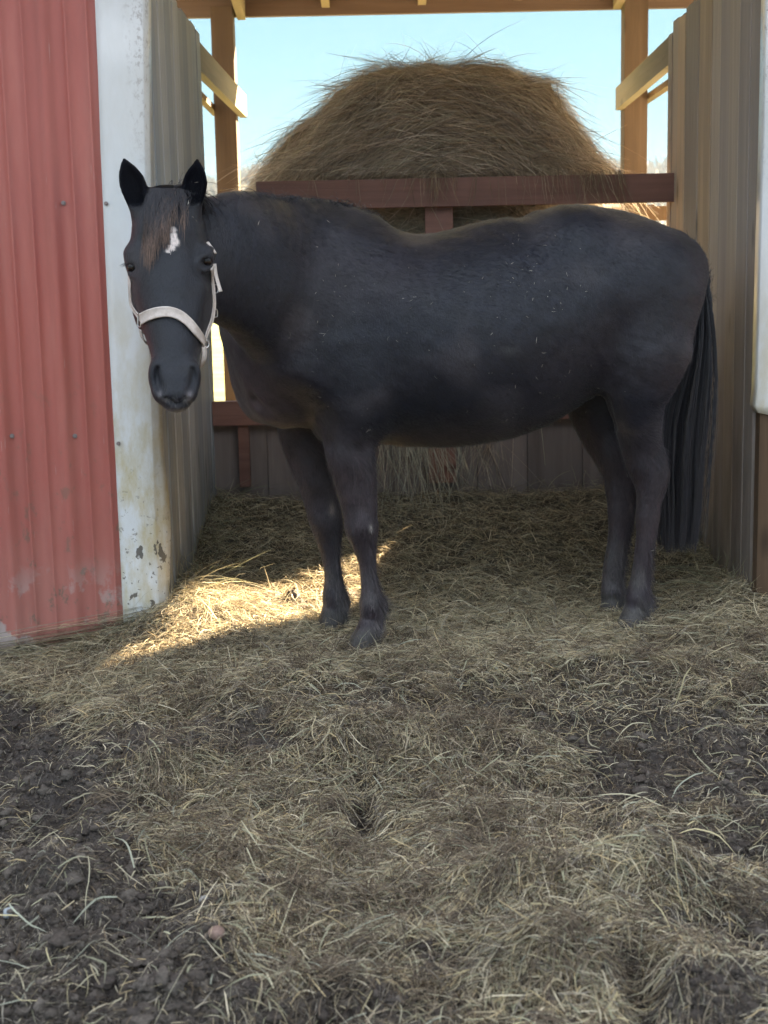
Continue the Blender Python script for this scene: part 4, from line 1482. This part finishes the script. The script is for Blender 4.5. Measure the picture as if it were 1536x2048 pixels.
# ear edge fuzz is in the coat; eyelashes
roots, dirs = [], []
for px, py, q_ in ((246, 528, -1), (416, 512, 1)):
    for _ in range(18):
        q, n_ = hit(px + rng.normal(0, 7) + (8 if q_ < 0 else 0), py + rng.normal(0, 1.5))
        roots.append(tuple(q))
        dirs.append(tuple(Vector((q_ * .7 + rng.normal(0, .2), -.7, -.35)).normalized()))
strands('eyelashes', np.array(roots), np.array(dirs), rng.uniform(.010, .020, len(roots)), np.full(len(roots), .0009), np.tile(black, (len(roots), 1)), grav=.2, K=5)

# ---- halter
k = M('halter_web', .7, .25)
wv = k.noise(1.0, 2, .5, k.mapping((900, 900, 900)))
dn = k.noise(35, 5, .65)
c = k.ramp(dn, [(.3, (.40, .34, .29)), (.55, (.55, .48, .43)), (.75, (.64, .58, .53))])
MAT['web'] = k.out(c, k.bump(wv, .5, .001))


def strap(name, pts, wid, th=.0045, parent=None, lift=.004, mat='web', nrm=None):
    """flat webbing along points on the skin; pts = [(point, normal)]"""
    P_ = [Vector(p) + n_ * lift for p, n_ in pts]
    N_ = [n_.normalized() for p, n_ in pts]
    # resample smoothly
    m_ = 6
    PP, NN = [], []
    for i in range(len(P_) - 1):
        p0, p1, p2, p3 = P_[max(i - 1, 0)], P_[i], P_[i + 1], P_[min(i + 2, len(P_) - 1)]
        for s_ in range(m_):
            f = s_ / m_
            PP.append(.5 * ((2 * p1) + (p2 - p0) * f + (2 * p0 - 5 * p1 + 4 * p2 - p3) * f * f + (-p0 + 3 * p1 - 3 * p2 + p3) * f ** 3))
            NN.append((N_[i] * (1 - f) + N_[i + 1] * f).normalized())
    PP.append(P_[-1])
    NN.append(N_[-1])
    V = []
    for i, (p, n_) in enumerate(zip(PP, NN)):
        t = (PP[min(i + 1, len(PP) - 1)] - PP[max(i - 1, 0)]).normalized()
        b_ = t.cross(n_).normalized()
        n2 = b_.cross(t).normalized()
        if n2.dot(n_) < 0:
            n2 = -n2
        ww = wid[0] + (wid[1] - wid[0]) * i / (len(PP) - 1)
        for s1, s2 in ((-.5, 0), (-.5, .8), (-.38, 1), (-.36, .86), (.36, .86), (.38, 1), (.5, .8), (.5, 0)):
            V.append(tuple(p + b_ * ww * s1 + n2 * th * s2))
    n = 8
    F = [(i * n + j, i * n + (j + 1) % n, (i + 1) * n + (j + 1) % n, (i + 1) * n + j) for i in range(len(PP) - 1) for j in range(n)]
    me = mesh_np(name, np.array(V), np.array(F + [(0, 1, 2, 3), (0, 3, 4, 7), (4, 5, 6, 7)] + [tuple(q + (len(PP) - 1) * n for q in z) for z in ((3, 2, 1, 0), (7, 4, 3, 0), (7, 6, 5, 4))]))
    bm = bmesh.new()
    bm.from_mesh(me)
    bmesh.ops.recalc_face_normals(bm, faces=bm.faces)
    bm.to_mesh(me)
    bm.free()
    return link(name, me, MAT[mat], parent)


def ring(name, c, nrm, rad, tube, parent, rect=None):
    bm = bmesh.new()
    q = Vector(nrm).to_track_quat('Z', 'Y').to_matrix().to_4x4()
    mtx = Matrix.Translation(c) @ q
    n1, n2 = 28, 8
    vs = []
    for i in range(n1):
        a_ = 2 * PI * i / n1
        cx, cy = math.cos(a_) * rad, math.sin(a_) * rad
        if rect:
            cx = math.copysign(abs(math.cos(a_)) ** .4, math.cos(a_)) * rect[0]
            cy = math.copysign(abs(math.sin(a_)) ** .4, math.sin(a_)) * rect[1]
        dv = Vector((cx, cy, 0)).normalized()
        vs.append([bm.verts.new(mtx @ (Vector((cx, cy, 0)) + dv * math.cos(2 * PI * j / n2) * tube + Vector((0, 0, 1)) * math.sin(2 * PI * j / n2) * tube)) for j in range(n2)])
    for i in range(n1):
        for j in range(n2):
            bm.faces.new((vs[i][j], vs[i][(j + 1) % n2], vs[(i + 1) % n1][(j + 1) % n2], vs[(i + 1) % n1][j]))
    bmesh.ops.recalc_face_normals(bm, faces=bm.faces)
    me = bpy.data.meshes.new(name)
    bm.to_mesh(me)
    bm.free()
    for p in me.polygons:
        p.use_smooth = True
    return link(name, me, MAT['steel'], parent)


def hits(pp):
    return [hit(*q) for q in pp]


nose = hits([(285, 638), (300, 631), (318, 626), (338, 625), (357, 631), (374, 644), (388, 660), (399, 675), (405, 684)])
halter = strap('halter', nose, (.034, .026), lift=.005, parent=horse)
q, n_ = hit(284, 640)
ring('ring', q + n_ * .008, (-.8, -.6, .05), .016, .0022, halter, rect=(.009, .019))
q, n_ = hit(405, 687)
ring('ring', q + n_ * .009, (.6, -.8, 0), .012, .0022, halter)


def side_pts(rows):
    """points on the cheek given as photo row + depth behind the face; pushed onto the skin"""
    o_ = []
    for px, py, y in rows:
        nb_, n_, i_, dd = bvh.find_nearest(P(px, py, y))
        if n_.dot(Vector((0, 0, 0)) + (nb_ - P(348, py, y + .05))) < 0:
            n_ = -n_
        o_.append((nb_, n_))
    return o_


def edge_pts(rows, sgn):
    """points just inside the head's outline, as the strap runs down the side of the cheek; rows = (photo row, inset px)"""
    o_ = []
    for py, ins in rows:
        px = 348.0
        last, lasty = px, None
        while 200 < px < 470:
            d = ray(px, py).normalized()
            q, n_, i_, dd = bvh.ray_cast(CAM, d)
            if q is None or q.y > 4.52 or (lasty is not None and q.y - lasty > .045):
                break
            last, lasty = px, q.y
            px += sgn * 1.0
        q, n_ = hit(last - sgn * ins, py)
        n_ = (n_ + Vector((sgn * .15, -.35, 0))).normalized()
        o_.append((q, n_))
    return o_


q, n_ = hit(405, 685)
ck = [(q, n_)] + edge_pts([(664, 5), (640, 5), (612, 4.5), (585, 4.5), (560, 4), (535, 3.5)], 1)
cs = strap('cheek_strap', ck, (.018, .017), lift=.003, parent=halter)
q, n_ = hit(285, 640)
ck2 = [(q, n_)] + edge_pts([(612, 2.5), (585, 2), (562, 2)], -1) + side_pts([(257, 525, 4.37), (258, 490, 4.40), (264, 450, 4.41)])
strap('cheek_strap', ck2, (.016, .014), lift=.002, parent=halter)
# tab hanging off the ring, strap under the jaw, loose crown strap end
q, n_ = hit(404, 690)
e0 = q + Vector((.004, -.004, -.004))
strap('chin_strap', [(e0, Vector((.5, -.85, 0))), (e0 + Vector((.001, .004, -.022)), Vector((.5, -.85, 0))), (e0 + Vector((-.006, .012, -.046)), Vector((.6, -.8, 0))), (e0 + Vector((-.02, .05, -.06)), Vector((.5, -.5, -.7))), (e0 + Vector((-.07, .09, -.055)), Vector((0, -.1, -1)))], (.016, .016), parent=halter, lift=.001)
q, n_ = hit(284, 652)
e1_ = q + Vector((-.004, .004, -.01))
strap('chin_strap', [(e1_, Vector((-.8, -.6, 0))), (e1_ + Vector((.006, .014, -.03)), Vector((-.8, -.6, 0))), (e1_ + Vector((.02, .05, -.045)), Vector((-.6, -.3, -.7))), (e1_ + Vector((.07, .09, -.05)), Vector((0, -.1, -1)))], (.016, .016), parent=halter, lift=.001)
e_ = edge_pts([(486, 1.5), (508, 1.5)], 1)
strap('crown_strap', e_, (.010, .010), parent=halter, lift=.002)
l0 = edge_pts([(528, 1)], 1)[0][0] + Vector((.003, -.004, 0))
dl = P(441, 584, l0.y - .012) - l0
nv = Vector((.35, -.93, 0))
strap('strap_end', [(l0, nv), (l0 + dl * .35 + Vector((-.003, 0, 0)), nv), (l0 + dl * .7 + Vector((-.002, 0, 0)), nv), (l0 + dl, nv)], (.0105, .011), parent=halter, lift=0)
for py in (578, 626):
    q, n_ = edge_pts([(py, 1.5)], 1)[0]
    ring('buckle', q + n_ * .006, (.85, -.5, 0), .01, .0018, halter, rect=(.011, .012))

# ------------------------------------------------------------------ loose hay trodden over the ground
def hay_points(n, y0, y1, keep):
    """random places, evenly spread over the picture's ground, thinned by keep(x, y)"""
    out = []
    while len(out) == 0 or sum(len(q) for q in out) < n:
        m_ = n
        u = rng.uniform(0, 1, m_)
        g = .55
        y = (y0 ** -g + u * (y1 ** -g - y0 ** -g)) ** (-1 / g)
        x = rng.uniform(-1, 1, m_) * (.31 * y + .12)
        ok = (rng.uniform(size=m_) < keep(x, y)) & ~((y > YF - .02) & ((x < XL + .005) | (x > XR - .005)))
        out.append(np.stack([x[ok], y[ok]], -1))
    return np.vstack(out)[:n]


def hay(name, n, y0, y1, keep, lmean, lmin, lmax, wid, pal, prob, off, K=5, curl=.25, tilt=.12, label=None, azn=1.1, rough=.5, parent=None, tuft=0):
    if tuft:
        nc = n // tuft
        cen = hay_points(nc, y0, y1, keep)
        ci_ = rng.integers(0, nc, n)
        q = cen[ci_] + rng.normal(0, 1, (n, 2)) * rng.uniform(.015, .06, nc)[ci_][:, None]
    else:
        q = hay_points(n, y0, y1, keep)
    x, y = q[:, 0], q[:, 1]
    az = 2.2 * PI * fbm2(x * 1.7, y * 1.7, 81) + rng.normal(0, azn, n)
    if tuft:
        az = rng.uniform(0, 6.28, nc)[ci_] + rng.normal(0, .38, n)
    L = rng.gamma(3, lmean / 3, n).clip(lmin, lmax)
    d = np.stack([np.cos(az), np.sin(az)], -1)
    tt = np.linspace(-.5, .5, K)
    bend = rng.normal(0, curl, n)
    nrm_ = np.stack([-d[:, 1], d[:, 0]], -1)
    kink = rng.uniform(-.3, .3, n)
    kb = rng.normal(0, .35, n) * (rng.uniform(size=n) < .35)
    xy = q[:, None, :] + d[:, None, :] * (L[:, None] * tt)[..., None] + nrm_[:, None, :] * (L[:, None] * (bend[:, None] * (tt ** 2 - .08) * 2 + kb[:, None] * np.abs(tt[None] - kink[:, None])))[..., None]
    xx = np.where(xy[..., 1] > YF - .01, np.clip(xy[..., 0], XL + .004, XR - .004), xy[..., 0])
    yy = np.minimum(xy[..., 1], YT + .085)
    gz = ground_z(xx, yy)
    rz = rough_z(xx, yy)
    z = gz + (rz - gz) * rough
    zm = z.mean(1, keepdims=True)
    z = np.maximum(zm + (z - zm) * .55, z * .4 + zm * .6)
    tl_ = rng.normal(0, tilt, n)
    stick = rng.uniform(size=n) < .035
    tl_[stick] = rng.uniform(.3, 1.1, stick.sum()) * np.sign(rng.normal(size=stick.sum()))
    o = off[0] + (off[1] - off[0]) * rng.uniform(0, 1, n) ** 1.5
    if tuft:
        o = o + rng.uniform(.004, .03, nc)[ci_]
    z = z + o[:, None] + (L[:, None] * tt[None]) * tl_[:, None] + np.abs(tl_)[:, None] * L[:, None] * .25
    z = z - rng.uniform(0, .25, n)[:, None] * L[:, None] * (2 * tt[None]) ** 2
    pts = np.stack([xx, yy, z], -1)
    t3 = unit(pts[:, -1] - pts[:, 0])
    side = unit(np.cross(t3, unit(np.stack([rng.normal(0, .55, n), rng.normal(-.25, .55, n), np.ones(n)], -1))))
    pal = np.array(pal)
    ci = rng.choice(len(pal), n, p=np.array(prob) / sum(prob))
    c = pal[ci] * rng.uniform(.62, 1.3, (n, 1))
    c = c * (.78 + .5 * fbm2(x * 5, y * 5, 91))[:, None]
    w_ = wid[0] + (wid[1] - wid[0]) * rng.uniform(0, 1, n) ** 1.8
    c3 = np.repeat(c[:, None, :], K, 1) * np.linspace(1.05, .85, K)[None, :, None]
    ob = ribbons(name, pts, w_, side, c3, MAT['straw'], parent)
    if label:
        tag(ob, label, 'hay', kind='stuff')
    return ob


def cover(x, y):
    dg = dungness(x, y)
    hf = np.zeros_like(x)
    for hx0, hy0 in HOOF[:1] + HOOF[2:3]:
        hf = np.maximum(hf, np.exp(-(((x - hx0) / .10) ** 2 + ((y - hy0 + .06) / .10) ** 2)))
    return (.03 + .97 * (1 - dg) ** 1.5) * (1 - .8 * hf)


def far_cover(x, y):
    return cover(x, y)


HAYC = [(.47, .385, .24), (.33, .31, .195), (.64, .55, .385), (.16, .115, .07), (.075, .055, .038), (.29, .25, .195), (.56, .43, .235)]
hay('trodden_hay', 130000, 2.15, 4.95, cover, .042, .012, .13, (.0009, .0036), HAYC, (.20, .11, .13, .20, .18, .12, .06), (.0, .020), K=4, curl=.10, tilt=.18, label='trampled tan hay straws spread over the dung in front of the horse')
hay('bedding_hay', 64000, 4.5, YT + .02, far_cover, .075, .02, .22, (.0013, .0032), [(.49, .395, .245), (.40, .355, .225), (.62, .53, .36), (.18, .135, .083), (.09, .068, .045), (.30, .265, .19)], (.28, .22, .12, .18, .10, .12), (.0, .038), K=5, curl=.28, tilt=.16, label='thick bed of greenish tan hay under the horse and up to the feeder')
hay('hay_chaff', 120000, 2.15, 5.6, lambda x, y: .22 + .78 * (1 - dungness(x, y)), .015, .005, .034, (.0009, .0021), [(.20, .16, .105), (.11, .085, .057), (.34, .285, .20), (.065, .05, .035), (.15, .125, .092)], (.2, .26, .12, .26, .16), (.0, .010), K=3, curl=.1, label='short broken hay chaff mixed into the dung')
hay('dung_fibres', 190000, 2.15, 4.9, lambda x, y: .08 + .92 * dungness(x, y), .017, .005, .05, (.0007, .0018), [(.085, .068, .055), (.13, .108, .088), (.21, .175, .14), (.05, .040, .034), (.36, .31, .24)], (.3, .25, .14, .24, .07), (.0, .016), K=3, curl=.15, tilt=.3, rough=1.0, label='fine brown plant fibres matted through the bare dung')
hay('hay_tufts', 30000, 2.15, 5.6, lambda x, y: .01 + .99 * (1 - dungness(x, y)) ** 2, .06, .02, .15, (.0011, .0027), HAYC, (.26, .16, .16, .14, .08, .12, .10), (.0, .016), K=5, curl=.2, tilt=.14, label='small pale tufts of hay combed together on the trampled bedding', tuft=42)
hay('brown_clumps', 30000, 2.15, 4.9, cover, .04, .012, .10, (.0012, .0028), [(.20, .15, .10), (.12, .088, .06), (.30, .24, .165), (.08, .06, .045)], (.3, .3, .2, .2), (.0, .03), K=4, curl=.3, tilt=.4, azn=3, label='brown matted clumps of old soiled hay pressed into the dung', tuft=70)
# long pale stalks lying on top
hay('long_stalks', 3200, 2.2, 5.6, lambda x, y: .15 + .85 * (1 - dungness(x, y)), .085, .035, .36, (.0014, .0048), [(.48, .43, .29), (.40, .38, .25), (.52, .44, .25), (.36, .36, .27)], (.4, .25, .15, .2), (.010, .034), K=8, curl=.16, tilt=.2, rough=.3, label='longer pale hay stalks lying loose on top of the bedding')

# stalks hanging from the feeder: down to the bedding, over the top rail, out of the mouth of the feeder
pp, cc, ww = [], [], []
K = 12
tt = np.linspace(0, 1, K)
for i in range(170):
    px = rng.normal(825, 48)
    a0 = np.array(P(px, rng.uniform(800, 850), YT + .01))
    ex_, ey = px + rng.normal(25, 55), rng.uniform(960, 1130)
    yb = np.interp(ey, [1000, 1215], [YT - .08, 5.95])
    a1 = np.array(P(ex_, ey, yb))
    a1[2] = max(a1[2], float(ground_z(a1[0], a1[1])) + .01)
    bow = np.array([rng.normal(0, .06), -abs(rng.normal(.05, .06)), rng.normal(.03, .05)])
    q = a0 + (a1 - a0) * tt[:, None] + bow * (np.sin(tt * PI))[:, None] + np.cumsum(rng.normal(0, .003, (K, 3)), 0)
    pp.append(q)
    cc.append(np.array([(.48, .46, .35), (.54, .49, .36), (.36, .32, .24)][rng.integers(3)]) * rng.uniform(.5, 1.0))
    ww.append(rng.uniform(.0012, .0028))
for i in range(26):                                        # loops of tangled stems
    c0 = np.array(P(rng.normal(808, 14), rng.normal(905, 14), YT - .03 - rng.uniform(0, .05)))
    r_ = rng.uniform(.03, .075)
    th = rng.uniform(0, 6.3) + np.linspace(0, rng.uniform(3.5, 6.5), K)
    q = c0 + np.stack([np.cos(th) * r_ * 1.15, rng.normal(0, .01) + .02 * np.sin(th * 1.3), np.sin(th) * r_], -1)
    pp.append(q)
    cc.append(np.array((.30, .29, .22)) * rng.uniform(.6, 1.1))
    ww.append(rng.uniform(.0016, .003))
for i in range(210):                                       # over the top rail
    px = rng.choice([rng.normal(868, 22), rng.normal(1170, 60), rng.normal(1190, 40), rng.uniform(600, 1230)], p=[.25, .35, .25, .15])
    px = min(px, 1236)
    l_ = rng.gamma(3, .03) + .02
    a0 = np.array(P(px, 352 + rng.normal(0, 5), YT - .004))
    side_ = rng.normal(.25 if px > 1000 else 0, .35)
    q = a0 + np.stack([l_ * side_ * tt, -.012 - .03 * np.sin(tt * PI) * rng.random() - .01 * tt, .035 * np.sin(np.minimum(tt * 6, PI)) - l_ * tt ** 1.2], -1)
    q = np.vstack([[a0 + np.array([-.02 * side_, .05, .02])], q[1:]])
    pp.append(q)
    cc.append(np.array([(.32, .235, .15), (.40, .30, .20), (.24, .17, .11)][rng.integers(3)]) * rng.uniform(.6, 1.15))
    ww.append(rng.uniform(.0016, .0034))
for i in range(1500):                                      # hay in the feeder's mouth and heaped against the lower boards
    px = rng.uniform(560, 1330)
    a0 = np.array(P(px, rng.uniform(845, 1010), YT + rng.uniform(-.10, .05))) if i % 3 == 0 else np.array(P(px, rng.uniform(408, 800), YT + rng.uniform(.06, .14)))
    d_ = unit(rng.normal(0, 1, 3) * np.array([1, .35, .6]))
    l_ = rng.gamma(3, .04)
    if i % 3 == 0:
        a0[2] = float(ground_z(a0[0], a0[1])) + rng.uniform(0, .05)
        l_ *= .7
    q = a0 + d_ * (l_ * tt)[:, None] + rng.normal(0, .35, 3) * (l_ * tt ** 2)[:, None] * .6
    q[:, 2] -= l_ * tt ** 2 * .3
    q[:, 1] = np.minimum(q[:, 1], YT + .16)
    pp.append(q)
    cc.append(np.array([(.27, .225, .14), (.33, .29, .19), (.18, .14, .085)][rng.integers(3)]) * rng.uniform(.6, 1.15))
    ww.append(rng.uniform(.0016, .0034))
pp, cc, ww = np.array(pp), np.array(cc), np.array(ww)
sd_ = unit(np.stack([np.ones(len(pp)), rng.normal(0, .5, len(pp)), rng.normal(0, .5, len(pp))], -1))
o = ribbons('hanging_hay', pp, ww, sd_, cc, MAT['straw'])
tag(o, 'loose hay stalks hanging and tangled from the feeder down to the bedding', 'hay', kind='stuff')

# straws standing round the feet, the trim and along the walls
pp, cc, ww = [], [], []
spots = []
for px, py, Y_ in ((722, 1292, 4.87), (668, 1246, 5.18), (1256, 1252, 5.10), (1222, 1226, 5.34)):
    c0 = P(px, py, Y_)
    for _ in range(150):
        a = rng.uniform(0, 6.28)
        spots.append((c0.x + math.cos(a) * rng.uniform(.05, .12), c0.y + math.sin(a) * rng.uniform(.05, .12) - .02, rng.uniform(.03, .12), .45))
for _ in range(700):
    y_ = rng.uniform(YF, YB - .1)
    spots.append((XL + rng.gamma(2, .03), y_, rng.uniform(.05, .24), .8))
    spots.append((XR - rng.gamma(2, .03), y_, rng.uniform(.05, .24), .8))
for _ in range(500):
    spots.append((rng.uniform(-1.35, XL), YF - rng.gamma(2, .02), rng.uniform(.03, .11), .5))
K = 6
tt = np.linspace(0, 1, K)
for x_, y_, l_, st in spots:
    a = rng.uniform(0, 6.28)
    e_ = rng.uniform(0, st)
    d_ = np.array([math.cos(a) * math.cos(e_), math.sin(a) * math.cos(e_), math.sin(e_)])
    q = np.array([x_, y_, float(ground_z(x_, y_)) + rng.uniform(-.01, .02)]) + d_ * (l_ * tt)[:, None] + rng.normal(0, .3, 3) * (l_ * tt ** 2)[:, None]
    q[:, 2] -= l_ * .35 * tt ** 2
    ins = q[:, 1] > YF - .02
    if y_ >= YF:
        q[:, 0] = np.clip(q[:, 0], XL + .004, XR - .004)
    elif x_ < XL:
        q[:, 1] = np.minimum(q[:, 1], YF - .03)
    pp.append(q)
    cc.append(np.array([(.33, .285, .175), (.43, .385, .25), (.22, .18, .105), (.27, .265, .16)][rng.integers(4)]) * rng.uniform(.6, 1.15))
    ww.append(rng.uniform(.0016, .0034))
pp, cc, ww = np.array(pp), np.array(cc), np.array(ww)
sd_ = unit(np.cross(unit(pp[:, -1] - pp[:, 0]), rng.normal(0, 1, (len(pp), 3))))
o = ribbons('scattered_hay', pp, ww, sd_, cc, MAT['straw'])
tag(o, 'stray hay straws sticking up round the hooves and along the walls', 'hay', kind='stuff')

# flecks of hay caught in the coat: part of what the horse wears
pp, cc, ww = [], [], []
K = 4
tt = np.linspace(-.5, .5, K)
fl_ = [(rng.uniform(620, 1180), rng.uniform(440, 860), rng.gamma(2, .0028)) for _ in range(80)]
fl_ += [(rng.normal(1060, 50), rng.normal(520, 70), rng.gamma(2, .0024)) for _ in range(45)] + [(rng.normal(1090, 60), rng.normal(790, 30), rng.gamma(2, .003)) for _ in range(24)]
fl_ += [(rng.normal(640, 40), rng.normal(650, 60), rng.gamma(2, .0022)) for _ in range(26)]
fl_ += [(396, 365, .009), (399, 449, .013), (354, 408, .017), (375, 410, .014), (382, 437, .006), (388, 444, .006), (530, 425, .012), (512, 450, .012), (655, 447, .010), (373, 428, .006), (1003, 838, .010), (740, 1056, .012), (1252, 950, .012), (1136, 741, .012), (640, 790, .01), (1300, 1100, .012)]
for px, py, l_ in fl_:
    q, n_ = hit(px, py)
    if q.y > 5.45:
        continue
    d_ = np.array(n_.cross(Vector(rng.normal(0, 1, 3))).normalized())
    pp.append(np.array(q + n_ * .011) + d_ * (max(l_, .002) * 1.3 * tt)[:, None] + np.array(n_) * (rng.normal(0, .25) * l_ * tt)[:, None] + rng.normal(0, .3, 3) * (l_ * tt ** 2)[:, None])
    cc.append(np.array((.50, .45, .38)) * rng.uniform(.2, 1.0))
    ww.append(rng.uniform(.0008, .0018))
pp, cc, ww = np.array(pp), np.array(cc), np.array(ww)
sd_ = unit(np.cross(unit(pp[:, -1] - pp[:, 0]), np.array([0, -1.0, .2]) + rng.normal(0, .2, (len(pp), 3))))
o = ribbons('hay_flecks', pp, ww, sd_, cc, MAT['straw'], horse)
o['kind'] = 'stuff'

# ------------------------------------------------------------------ clods and crumbs of dung
def ico(sub):
    bm = bmesh.new()
    bmesh.ops.create_icosphere(bm, subdivisions=sub, radius=1.0)
    v = np.array([tuple(q.co) for q in bm.verts])
    f = np.array([[q.index for q in p.verts] for p in bm.faces])
    bm.free()
    return v, f


def clods(name, xy, r, sub, label, sink=.35, sun_warm=None):
    v, f = ico(sub)
    n = len(xy)
    x, y = xy[:, 0], xy[:, 1]
    sc = r[:, None] * rng.uniform(.55, 1.35, (n, 3)) * np.array([1.15, 1.15, .8])
    ph = rng.uniform(0, 100, (n, 3))
    VV = np.repeat(v[None], n, 0)
    ns = vn3(VV[..., 0] * 1.6 + ph[:, None, 0], VV[..., 1] * 1.6 + ph[:, None, 1], VV[..., 2] * 1.6 + ph[:, None, 2], 33)
    ns2 = vn3(VV[..., 0] * 4.2 + ph[:, None, 1], VV[..., 1] * 4.2 + ph[:, None, 2], VV[..., 2] * 4.2 + ph[:, None, 0], 34)
    ns3 = vn3(VV[..., 0] * 9 + ph[:, None, 1], VV[..., 1] * 9 + ph[:, None, 2], VV[..., 2] * 9 + ph[:, None, 0], 36)
    VV = VV * (.30 + .95 * ns + .62 * ns2 + .26 * ns3)[..., None] * sc[:, None, :]
    a = rng.uniform(0, 6.28, n)
    ca, sa = np.cos(a)[:, None], np.sin(a)[:, None]
    VV = np.stack([VV[..., 0] * ca - VV[..., 1] * sa, VV[..., 0] * sa + VV[..., 1] * ca, VV[..., 2]], -1)
    z = rough_z(x, y) + r * (1 - 2 * sink) * .5
    VV = VV + np.stack([x, y, z], -1)[:, None, :]
    FF = (f[None] + (np.arange(n) * len(v))[:, None, None]).reshape(-1, 3)
    col = np.array([(.075, .060, .049), (.095, .078, .064), (.12, .10, .082), (.06, .048, .040)])[rng.integers(0, 4, n)] * rng.uniform(.75, 1.25, (n, 1))
    if sun_warm is not None:
        col = np.where(sun_warm[:, None], np.array([.20, .12, .055]) * rng.uniform(.7, 1.2, (n, 1)), col)  # clods in the sun patches get a sunlit tone in their colour
    o = link(name, mesh_np(name, VV.reshape(-1, 3), FF, cols=np.repeat(col, len(v), 0), smooth=True), MAT['clod'])
    tag(o, label, 'dung', kind='stuff')
    return o


k = M('clod', .9, .2)
fb = k.noise(170, 5, .7)
k2 = k.mix(1.0, k.attr('Col').outputs['Color'], k.ramp(fb, [(.3, (.6, .6, .6)), (.7, (1.35, 1.35, 1.35))]), 'MULTIPLY')
MAT['clod'] = k.out(k2, k.bump(fb, .7, .006))
q = hay_points(3600, 2.15, 4.9, lambda x, y: .06 + .94 * dungness(x, y) ** 1.2)
r_ = rng.gamma(1.7, .0038, len(q)).clip(.002, .013)
extra, er_, wm = [], [], []
for px, py, s_, n_, rr_, sun_warm in ((830, 1870, 22, 40, .018, 0), (300, 1525, 25, 30, .017, 0), (1400, 1830, 45, 60, .018, 0), (1350, 1720, 50, 50, .014, 0), (520, 1930, 30, 40, .018, 0), (330, 1950, 60, 80, .022, 0), (60, 1690, 40, 50, .018, 0), (480, 1890, 40, 40, .016, 0),
                                  (600, 1212, 42, 170, .0085, 1), (690, 1195, 20, 50, .008, 1), (395, 1198, 18, 90, .010, 1), (12, 1412, 16, 50, .011, 1), (1180, 1960, 60, 50, .015, 0), (120, 1480, 60, 60, .014, 0), (860, 1800, 40, 40, .014, 0), (1290, 1870, 30, 30, .015, 0)):
    for _ in range(n_):
        extra.append(gp(px + rng.normal(0, s_), py + rng.normal(0, s_ * .5), -.03))
        er_.append(rr_ * .5 * rng.uniform(.3, 1.3))
        wm.append(bool(sun_warm))
clods('dung_clods', np.vstack([q, np.array(extra)]), np.concatenate([r_, er_]), 3, 'dark crumbly clods of dung and mud at the edge of the hay', sun_warm=np.concatenate([np.zeros(len(q), bool), np.array(wm)]))
q = hay_points(34000, 2.15, 5.3, lambda x, y: .15 + .85 * dungness(x, y))
clods('dung_crumbs', q, rng.gamma(2.5, .0016, len(q)).clip(.0015, .010), 1, 'fine dark crumbs of dried dung strewn over the ground', sink=.2)

# ------------------------------------------------------------------ a few stones in the dung
def stone(px, py, size, col, label, flat=.6):
    x, y = gp(px, py, -.06)
    v, f = ico(3)
    ph = rng.uniform(0, 50, 3)
    nv = v / np.abs(v).max(1, keepdims=True) * .35 + v * .65
    nv = nv * (.8 + .45 * vn3(v[:, 0] * 1.3 + ph[0], v[:, 1] * 1.3 + ph[1], v[:, 2] * 1.3 + ph[2], 35))[:, None]
    a = rng.uniform(0, 6.28)
    nv = nv * np.array([size[0], size[1], size[2]]) * .5
    nv = np.stack([nv[:, 0] * math.cos(a * .2) - nv[:, 1] * math.sin(a * .2), nv[:, 0] * math.sin(a * .2) + nv[:, 1] * math.cos(a * .2), nv[:, 2]], -1)
    k = M('stone', .8, .3)
    fb = k.noise(120, 5, .7)
    mt = k.out(k.mix(k.rng(fb, .3, .7), tuple(c_ * .7 for c_ in col), tuple(min(1, c_ * 1.2) for c_ in col)), k.bump(fb, .5, .003))
    o = link('stone', mesh_np('stone', nv, f, smooth=True), mt)
    o.location = (x, y, float(rough_z(x, y)) + size[2] * .2 + .007)
    tag(o, label, 'stone', 'stones in the dung')


stone(434, 1914, (.030, .026, .022), (.25, .165, .13), 'pinkish tan stone chip lying on bare dung in front')
stone(20, 1832, (.026, .022, .022), (.30, .32, .33), 'pale bluish white stone chip in the dark dung well in front of the red siding')
stone(411, 1802, (.020, .026, .034), (.27, .26, .245), 'crumpled pale grey flint at the hay edge above the pinkish chip')
stone(64, 2012, (.024, .022, .020), (.30, .33, .30), 'small grey green stone in the dark dung, nearest of the four stones')

# ------------------------------------------------------------------ air: far hills fade
hz = MB()
hz.box((-900, -30, -3.0), (900, 900, 40))
k = bpy.data.materials.new('haze')
k.use_nodes = True
kt = k.node_tree
kt.nodes.remove(kt.nodes['Principled BSDF'])
pv = kt.nodes.new('ShaderNodeVolumePrincipled')
pv.inputs['Color'].default_value = (.62, .84, 1.0, 1)
pv.inputs['Density'].default_value = .00028
kt.links.new(pv.outputs[0], [x for x in kt.nodes if x.type == 'OUTPUT_MATERIAL'][0].inputs['Volume'])
hzo = hz.build('haze', k)
tag(hzo, kind='stuff')
